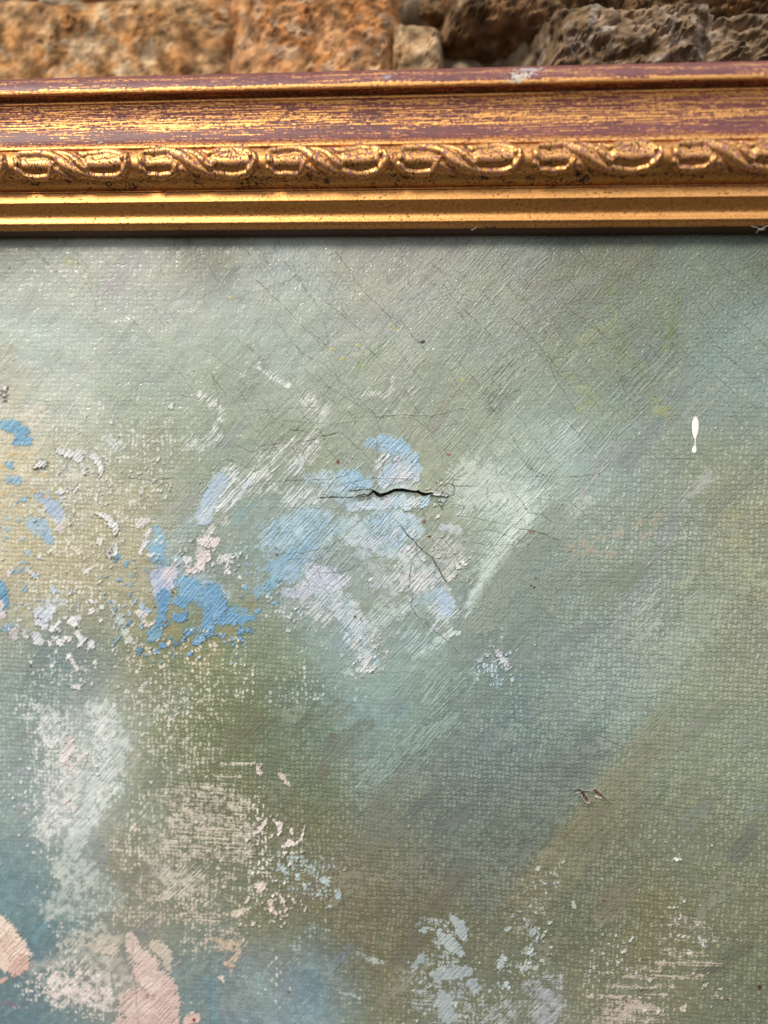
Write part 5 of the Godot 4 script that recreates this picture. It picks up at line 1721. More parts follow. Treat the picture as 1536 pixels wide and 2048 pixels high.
hatch aab2b6 b4babe .8 .9 | 1010.7,2032,40 1045.2,2018.8,30
dry a2b2b2 b0bcba .8 .9 | 1022.5,1918.1,20 1028.3,1948.4,24 1024.2,1979.5,20
blob a2b2b2 b0bcba .5 .9 | 1027.3,1909.6,6 1022.9,1933.4,6
dry a4b2b0 b0bcb8 1 .9 | 1065.4,1853.6,20 1080.7,1872.8,22 1076.5,1898.6,20
blob a6b4b2 b2beba .7 .9 | 1073.8,1838.7,7
blob a6b4b2 b2beba .7 .9 | 1083.2,1854.3,8 1089.9,1847.7,5
blob a6b4b2 b2beba .7 .9 | 1093.6,1873.9,5 1096.3,1863.5,3
blob a6b4b2 b2beba .7 .9 | 1083.6,1903.2,6
blob a6b4b2 b2beba .7 .9 | 1098,1924.5,5 1094.3,1930.9,4
blob a6b4b2 b2beba .7 .9 | 1074.5,1930.4,7
dry a4b2b0 b0bcb8 .8 .9 | 1058.4,1782.9,12 1093.2,1790.6,16 1103.6,1810.1,14
dry a4b2b0 b0bcb8 .8 | 1101.8,1749.5,10 1125.9,1732.7,12 1139.9,1711.5,10
blob a9b6b4 b4c0bc .7 | 1141.8,1709.4,5
blob a9b6b4 b4c0bc .7 | 1127.9,1736.6,5
blob b4bcb6 c0c6be 1 .9 | 1164.8,1791.6,5 1166,1799.6,5
dry a6b2b0 b2bcb8 .9 .9 | 1067.5,1929.9,30 1107.1,1931.9,22
rows a4acae b0b4b6 1.1 .9 | 1083.4,1964.5,26 1132.4,1955.4,30
scum a6abb0 b0b3b6 1.2 .9 | 1108.4,1977.8,24 1133.8,2001.2,32 1105.4,2044.5,40
hatch b0b4b8 babcbe .7 .9 | 1104,1993.4,40 1125.1,2042.8,40
dry aab2ae b6bab4 .6 .9 | 1190.8,1940.6,20 1209.5,1913.7,16
rows b9ae9a c2b6a4 .8 .9 | 1341.7,1821.1,14 1389.2,1814.6,18 1427.4,1818.8,10
dry b9b4a8 c4beb0 .7 .9 | 1356.8,1842,14 1399.7,1840.8,22
rows bdb29e c6baa8 .75 .9 | 1333.2,1853.8,8 1428.4,1846.7,8 1485,1842.4,6
rows beb09c c8baa8 1 .9 | 1343.6,1878.1,12 1391.4,1877.5,14 1420,1879.3,10
rows beb09c c8baa8 1.1 .9 | 1329.9,1899.3,8 1401.6,1896.7,9 1448.9,1891,7
rows bcae9a c6b8a6 1 .9 | 1282.4,1918.1,12 1335.2,1912,10
rows c2b2a0 cabaa8 1.2 .9 | 1268.3,1932.4,6 1345.3,1928.3,8 1421.4,1920.2,6
rows beb09e c8b8a6 1.1 .9 | 1235.1,1954.3,7 1288.3,1952,8 1360.2,1944.2,8
rows bcb0a0 c6b8a8 1.1 .9 | 1196.8,1978.7,6 1279.3,1972.9,7 1346.5,1965.4,7
rows c2b2a2 cabaaa .9 .9 | 1394.4,1963.5,6 1470.2,1957.3,5
rows c2b0a0 cab8a8 1.2 .9 | 1241.4,2002.4,26 1289.5,1988.3,24 1328.3,1995.2,16
scum c2b0a2 cab8aa .9 .9 | 1261.1,2010.9,26 1289.5,1988.3,20
rows beb0a0 c8b8a8 1 .9 | 1213.2,2035.3,26 1281.1,2029.5,24 1348,2008.7,14
blob cdb9a6 d4c2b0 .9 .9 | 1381.8,1988.7,6 1387.4,1982.2,3
dry b0b4ac bcbeb6 .5 .9 | 1257.1,1884.8,22 1201.2,1960,26
blob bcc2bc c8ccc4 .8 .9 | 1261.9,1882.4,6 1268.6,1878.9,3
blob e2e4e2 f0f0ee 1 | 1358.3,1689.1,4 1366,1690.6,4
blob dfe0dc ecece8 .9 | 1425.6,1659,2
blob dfe0dc ecece8 .9 | 1403.6,846.3,2
blob dfd4d4 ecdcdc .9 | 1489.1,758.3,2
blob dfe0dc e8e8e4 .9 | 1207.1,1308.5,2.4
blob d0d4cc d8d8d0 .7 | 1198.7,1315.8,2
blob b4bcb0 bcc4b8 .8 | 1228.9,1329.3,2
blob d4c0b8 d8c8c0 .8 .9 | 1121.7,1859.6,2
scum a2c0d4 8fb6d0 1 | 731.7,885.8,16 786.9,889.8,30 812.2,904.3,18
blob 8fb8d4 9bbfd6 .3 | 756.7,880.4,12 797,892.6,14 815.2,904.2,8
scum 7fb2d2 8cb9d4 1.1 | 687.8,956.7,20 718.3,961.1,18 733.6,972.8,10
blob 7aaed2 88b6d4 .3 | 702.9,951.4,12 720.4,965,12 698.2,969.5,10
scum a0bccb acc3cc .8 | 616.7,958.3,22 657.4,957.4,24
scum 9dbcd0 aac3d0 1.2 | 763.5,960.1,18 787.7,924.7,30 822.9,933.9,26
blob 9db9ce b0c2ce .3 | 766.6,962,14 788.2,944.6,22 817.9,934,16 830.3,953.7,12
blob 86b6d4 92bcd4 .35 | 827.5,916.9,10 832.9,933.7,6
hatch b9c2cc c4c8d0 1.1 | 787.9,929.7,24 813.2,944.1,24 768.6,965,14
blob d8dce0 e2e3e3 1 | 761.7,926.2,2 775.4,910,4
blob c9ccd4 d6d4da .9 | 783.7,924.7,4 789.5,914.7,5
hatch ccd2d8 d8dadc 1 | 752.9,935.3,12 767.5,915.1,10
scum b0c6d6 bccbd4 1.3 | 699.3,1016.7,12 759.6,1008.2,20 854.4,999.9,14
blob b4c8d8 c0ccd4 .3 | 721.4,1013.1,8 769.6,1007.9,14 829.6,1003.5,12
blob c9b8c0 c4b6c0 .25 | 771.5,999.9,5 777.8,1011.7,6
blob acccda b8d2dc .6 | 851.3,998,10 845.7,1010.1,7
scum 98bdd2 a5c2d0 1.1 | 770.3,1036,16 820.4,1038.6,18
blob a8c9d9 b4ced8 .9 | 811.9,1016.9,6 821.9,1016.6,6
scum 8db6cc 9abdcc .9 | 735.3,1045.9,12 831.1,1066.3,12
hatch a9bdcc b9c5d0 1.1 | 726.1,1086.4,16 781.1,1069.7,26 815.9,1058.8,14
hatch b4c2cc c2c8d0 .9 | 720.9,1081.5,14 746.5,1095.8,10
scum bcb6c8 c4bcca 1 | 806.9,1099.1,10 826.7,1093.5,12
blob cfcbd6 dad4dc .7 | 818.8,1096.7,4
scum 8ab0cc 99b9ce 1 | 829.2,1070.4,8 831.5,1083.3,7
blob dcdcdc e4e2e0 .9 | 824.2,1070.5,2 830.9,1058.3,2
hatch 82b2cc 92bacd .9 | 536.8,1066.4,34 588.6,1085.3,40 598.2,1054.6,30
scum 74a8c8 82b0ca 1.2 | 558.7,1137,18 578.9,1116,20 609.3,1094.8,20
scum 74a8c8 82b0ca 1.2 | 518.3,1189.3,20 543.9,1173.1,22 564.2,1152.1,18
hatch 8ab4cc 9cbece .9 | 599.4,1115.4,40 649.9,1083.5,34
scum b0b9cc bcc2d0 1.4 | 620.4,1140.1,16 656.5,1154.1,26 682.1,1163.4,18
blob b4bbce c0c4d2 .35 | 631,1155,20 656.8,1169.3,20 674.2,1173.8,14
scum b0b9cc bcc2d0 1.2 | 575.2,1192.4,18 611.2,1191.2,24
hatch c4c8d0 ced0d6 1.1 | 662.3,1189.4,30 692.3,1163.1,18
hatch b6c2c8 c2cac8 .9 | 622,1216.2,34 653.1,1235.4,30
dry b0bcc4 bcc4c8 .7 | 591.4,1227.5,26 540,1239.6,20
blob d6dad8 e0e2de .8 | 744.9,1161.3,5 749.9,1157.1,4
hatch a8bac0 b8c4c6 .9 | 763.2,1165.8,30 793,1149.7,30
scum bcc0c8 c8cacc 1.2 | 813.3,1159.1,22 853.3,1157.7,26 838.8,1178.3,16
hatch c8ccd0 d2d4d4 1 | 813.7,1174.1,24 863.4,1162.4,24
scum b2b4b0 bcbcb6 1 | 871.9,1107.1,18 911.9,1115.9,20
hatch b8bab8 c4c4c0 .9 | 881.1,1076.9,26 931.4,1105.3,24 902.7,1146.1,24
scum b9bec8 c4c8cc 1.1 | 885.5,1051.9,14 915.3,1056,16
blob d6dad8 dfe0dc .9 | 925.9,1121.4,4 934.8,1124.1,4
blob d0d2cc d8d8d2 .8 | 872.1,1033.3,3 877.9,1029.2,3
scum a0bcd2 acc4d4 1.4 | 885.8,1181.7,14 894.2,1201.4,22 885,1231.8,14
blob a4bed4 b0c8d6 .35 | 888,1191.6,12 904.1,1201,12 897.7,1221.3,12
hatch bccad6 c8d0d8 1 | 884.6,1216.8,30 914.6,1220.7,14 875.6,1252.2,16
scum b0c4cc bccacc .9 | 876.3,1282.4,14 896,1271.5,14
hatch a9bfc4 b4c6c6 .8 | 836.7,1299.1,26 876.5,1287.4,24 815.9,1269.7,20
hatch b6c6d0 c4ccd2 1.1 | 704.9,1274.1,24 725.8,1303.7,26 741.7,1333.5,18
scum b0c0cc bcc8d0 1.2 | 719.8,1258.3,18 730.9,1303.5,20 736.5,1328.6,14
hatch cfd6d8 dadcdc 1.2 | 741.6,1328.4,16 757,1337.9,14 721.7,1344.5,10
scum 8fb4cc 9cbccf .9 | 751.5,1317.8,12 761.9,1327.5,8
hatch a8bcb8 b4c4bc .7 | 764.7,1231.3,34 804.7,1219.7,30
hatch c6d0cc b4c6c0 .8 | 745.4,1272.5,20 764,1201,20
scum a6b8b0 b0c0b6 .8 | 706.5,1350.3,14 696.5,1355.8,12
dry 86aac4 96b4c8 .8 | 966.5,1313.8,14 991.8,1337.7,30 1017.3,1366.6,16
dry 9cbac8 accada .6 | 1006.2,1322.1,24 967.2,1338.8,20
blob c2c6d0 ced0d4 1 | 1001.6,1298.3,6 1009.7,1307.9,9 1019.9,1321.5,6
blob d0d4d8 dadcdc 1 | 1018.3,1331.6,3 1027.9,1326.2,2
dry b8c4bc c4ccc2 0.57 | 604.3,1359.9,40 564,1413,40 646,1388.7,30
dry b4c0ba c0c8c0 .3 | 933.7,1195,20 1004.5,1262.2,30
scum a4bcb4 b0c4ba .6 | 964.9,1253.8,16 989.4,1247.8,10
blob a9c4b8 b0c8bc .5 | 905.7,1264.1,8 923.6,1261.4,6
blob c2cac6 ccd0ca .7 | 1005.2,1002.2,4 1011.8,992.1,3
blob c6cdc6 d0d4cc 1.6 | 864.9,984.7,4 878.8,985.4,7 890.8,987.1,4
blob b8d0cc c4d6d0 1.4 | 875.2,997.4,5 885.1,997.2,5
blob b6c6b4 c0cebc 1 | 879.3,1005.3,5 869.5,1007.5,4
blob cbbf9c d2c6a4 1 | 851.8,976.1,3 858.7,974.9,2
blob b9a06a c4ac78 .8 | 860.9,980.8,2
blob cfd0bc d4d6c4 .7 | 876.3,963.6,5 886.2,965.4,4
blob d8cfc8 e0d8d0 1.6 | -35,790.1,4.9 -27.4,784.9,4.9 -30.6,800.5,6.1
blob d2c4bc d8ccc4 1.2 | -31.6,810.8,4.9
blob cfd2d0 dadad8 .9 | 326.4,819.5,4.9 330.6,814.4,3.7
dry bfc6c2 cad0cb .4 | 335.7,877.5,30 378.1,907.3,30 231.5,992.3,30
scum c6beb0 d0c8ba .8 | 113.2,963.9,20 145.4,958,16
blob cac6be d4cec6 1 | 139.9,947.8,8.5 147.6,958,6.1
dry b0b8b0 bac0b6 .7 | 99.9,1774.9,60 209.9,1842.2,60 145.2,1911,50
dry bcbcb0 c4c2b6 .65 | 272.1,1636.7,60 252.2,1764.9,60
scum a8b2ac b2bab2 .9 | 155,1803.3,50 79,1883.6,40
dry c2beb2 cac6ba .75 | 301.9,1467.1,60 354.5,1422.9,60 248.1,1448.8,50
scum 84abc4 92b6ca 1 | 557.4,1065.9,36 608.1,1034.1,30
scum 7ea6c2 8cb0c8 1.1 | 538.1,1137.6,26 579.7,1156.6,30 619.5,1094.5,30
hatch 8cb2ca a0c0d2 1.1 | 568.2,1096,44 638.9,1043.4,40
scum 86b0cc 94b8ce 1.1 | 687.8,956.7,30 728.5,968.9,22
scum 94b6ce a4c0d2 1.1 | 770.5,1045,30 820.4,1038.6,24 801.4,1079.2,26
hatch 9abace b0c8d6 1 | 799.5,999.2,30 760.8,1060.3,30
scum 8fb4cc 9dbed2 1.1 | 771.9,890.1,26 812.2,904.3,22 833,938.7,16
dry 7aa4be 88aec6 .6 | 475.2,1098.7,50 517.6,1148.5,44
dry 84aac4 94b6cc .5 | 694,1244,30 672.4,1184,26
scum b4bcd0 c0c6d4 1.2 | 641.2,1154.6,28 672.2,1173.9,24 600.9,1191.5,20
hatch b4c4d0 b9c5d0 .9 | 652,1184.7,30 736.2,1313.4,34
scum a4bcd2 b2c6d6 1.3 | 888,1191.6,18 899.7,1221.2,18
blob d8d6d6 e0dedc .8 | 286.5,1126.9,5 299.2,1122.4,3
flat 8a9888 859384 .85 | 1104.2,1029.2,30 1034.1,1125,30 958.8,1247,28
flat 7c7c60 808062 .4 | 1316.6,1440.7,40 1186.6,1643.2,42 1052.4,1848.4,30
flat 68766e 6e7c74 .35 | 1254.1,1396.4,34 1131.3,1586.3,40 987.6,1804.2,30
flat 98a894 9cac98 .3 | 1458.8,1118.3,50 1324.6,1308.4,40 1224.4,1461.3,20
dry c9cdc9 d2d4d0 .9 | 96.9,1487.8,60 65.3,1606.3,60 120.9,1688.2,50
hatch c9cdc9 d2d4d0 .9 | 194.5,1472.4,40 206.6,1577.2,40 153.6,1686.2,40
scum d0bfb6 d6c6be 1 | 91.6,2044.3,50 201.7,2067.7,40
dry d8c8c0 e0d2ca .8 | 135.5,2030,80 36.3,2059.6,50
scum ccb4aa d4beb4 1 | 254.5,1934.9,26 298.7,2006.3,40
wash e2dcd0 ddd8cc .001 | -46.7,-6.5,1
scatter d0d4d8 dcdedc .8 45 1.5 6 6 | 67.5,1267.7,95
scatter d2d6d4 dcdedc .8 34 1.5 5 6 | 101.1,1361,75
scatter d2d4cc dcdcd8 .8 40 1.5 6 8 | 140.3,978.8,75
scatter d4ccb8 dcd6c6 .8 40 1.5 5 4 | 27.8,1111.8,90
scatter d4ccb8 dcd6c6 .8 36 1.5 5 4 | 163.4,1118.2,75
scatter d2d0c8 dcdad4 .8 34 1.5 5 8 | 279.1,975.8,55
scatter ccd2ce d6d8d4 .7 20 1.5 4 6 | 187.6,895.4,70
scatter c8a86c d2b47c .4 30 2 6 3 | 15.7,976.4,70
scatter 86b2cc 98bed4 .6 26 2 6 6 | -5.4,1070.9,65
scatter 6a9cc0 7ba8c6 .7 22 2 6 10 | 233.9,1183.5,60
scatter 5f94be 6fa0c6 .8 26 2 5 8 | 336.9,1309.4,75
scatter 5f94be 6fa0c6 .7 16 2 5 8 | 442.1,1299.9,50
scatter 6fa0c2 7eacc8 .6 20 2 7 8 | 518.3,1189.3,50
scatter a0b4cc b4c0d2 .6 16 2 6 8 | 70.7,1037.6,55
scatter 7fa4b8 8fb0c0 .5 18 2 6 10 | 6.6,1196.4,50
scatter d2cccc dcd6d4 .9 30 1.5 5 8 | 418.2,1120.9,60
scatter d4d6d6 dededc .9 16 1.5 5 7 | 455.3,1150.5,45
scatter c4ccd0 d4d6d6 .8 14 1.5 4 8 | 339.3,1118.1,45
scatter d8ccb8 c4bca8 .8 44 1.5 5 5 | 278.5,1322.1,60
scatter a8bcc6 c0ccd0 .7 24 1.5 5 10 | 235.1,1271.8,50
scatter cdcfc8 d8d8d0 .7 40 1.5 4.5 5 | 225.7,1376.6,70
scatter d0c8b4 d8d2c0 .6 50 1.5 4 2 | 427.2,1347,90
scatter d4d4d0 dcd6d0 .7 55 1.5 4.5 4 | 119.4,1550.2,75
scatter d2d6d6 dadcdc .7 40 1.5 4.5 3 | 32.3,1608.1,70
scatter ced2d0 dadad6 .7 30 1.5 4 3 | 66.3,1712.9,60
scatter c8beac d2c8b6 .6 50 1.5 5 4 | 323.4,1476.5,90
scatter c8bca8 d2c6b4 .6 70 1.5 5 6 | 379.7,1682.9,120
scatter d8c8bd e2d2c8 1 44 1.5 4.5 6 | 559.5,1723.8,75
scatter d8c8bd e2d2c8 1 34 1.5 4.5 5 | 572.1,1837.8,55
scatter c8b8a6 d0c2b0 .7 40 1.5 5 5 | 456.7,1856.5,80
scatter 9aafb0 a8baba .6 30 2 6 4 | 654,1780,60
scatter 9aafb0 a8baba .5 20 1.5 5 4 | 591.5,1763.4,50
scatter a6b4b2 b2beba .7 34 2 6 4 | 1080.6,1867.7,55
scatter a6b4b2 b2beba .6 22 1.5 5 4 | 1097.5,1770,45
scatter a6b4b2 b2beba .7 20 1.5 4 4 | 1252.5,1890.2,50
scatter b0b8b4 bcc2bc .7 26 1.5 4 5 | 1380.3,1830.3,60
scatter a6b4b2 b2beba .6 26 1.5 5 5 | 1023.4,1948.8,50
scatter a6b4b2 b2beba .6 30 1.5 5 5 | 884.2,2001.2,90
scatter c0b6a8 cabfb0 .6 30 1.5 4 6 | 1364.6,1931.8,90
scatter c4c4be d0ceca .9 24 1.5 4 8 | 902.1,1121.2,55
scatter a8bed0 c2ccd4 .8 26 1.5 5 8 | 1006.3,1327.1,45
scatter c9ced4 d8dad8 .9 22 1.5 4 10 | 741.4,1318.3,45
scatter b8c2ca c6ccd2 .7 40 1.5 4 8 | 591.2,1217.3,60
scatter a4b2a8 b4beb2 .4 40 1.5 4 5 | 655.2,1337.2,110
scatter b4a890 c0b49c .4 60 1.2 3 2 | 329.9,1929.3,180
scatter d2c6bc dcd0c8 .6 40 1.5 4 5 | 135.5,2030,80
scatter d8d2cc e4e0da .8 22 1.2 2.5 1 | 1205.8,1482.2,330
scatter d4d0c6 dedad2 .7 26 1.2 2.2 1 | 1142.6,991,350
scatter c0c8bc ccd2c6 .5 40 1.2 2.4 3 | 335.6,867.3,170
scatter c4ccc4 d2d6d0 .5 22 .7 1.2 26 | 392.4,820.7,45
scatter b8c6ca ccd2d4 .5 34 .7 1.3 34 | 436.9,992.7,60
scatter b8c4c4 ccd4d2 .5 26 .7 1.2 30 | 539.4,934.6,50
scatter b4c4d0 c8d0d6 .5 44 .7 1.3 34 | 781.3,1079.8,60
scatter c4ccd2 d6d8da .5 24 .7 1.3 24 | 788,934.6,38
scatter c8ccd0 dadcdc .6 34 .7 1.3 34 | 736.2,1313.4,45
scatter bccad4 ccd4d8 .5 30 .7 1.3 30 | 894.8,1226.4,48
scatter c0c8d0 d0d4d8 .5 36 .7 1.2 30 | 641.8,1185,60
scatter bcc4c8 d0d4d4 .5 36 .7 1.2 34 | 848.4,1162.9,55
scatter 9cbccc b4cad4 .4 40 .7 1.2 36 | 588.4,1075.1,65
scatter b4bcb4 c4c8c0 .4 36 .7 1.2 30 | 901.2,1086.3,55
scatter b0c8bc c2d2c8 .35 50 .6 1.1 40 | 1007.8,1023.8,80
scatter b4c2bc c6d0ca .3 70 .6 1.1 44 | 1091.5,894.2,110
scatter a8b8ac bac6bc .3 60 .6 1 40 | 940.4,700.5,150
scatter a8b4a6 bcc4b6 .3 60 .6 1 40 | 769.3,563.7,160
scatter b0b8aa c4c8ba .3 70 .6 1 36 | 1033.2,544.6,170
scatter acb8ac bec6ba .3 40 .6 1 36 | 590.1,643.1,120
scatter 8ea094 a2b0a4 .3 50 .6 1 40 | 840.4,1450.7,110
scatter dcc4ba e6d0c6 .5 40 .7 1.3 34 | 298.8,2016.9,60
scatter c8bcae d6cabc .5 40 .7 1.2 34 | 376.3,1809.4,60
scatter d0b49a dcc0a8 .5 20 .7 1.2 22 | 468.7,1939.9,40
scatter a8c0c8 bccad0 .4 24 .7 1.2 24 | 677.7,956.9,50
scatter b8c4be c8d0ca .4 30 .7 1.2 34 | 794.3,780.6,60
scatter 9ab4c4 b0c2cc .4 30 .7 1.2 26 | 377.8,1225,60
"""

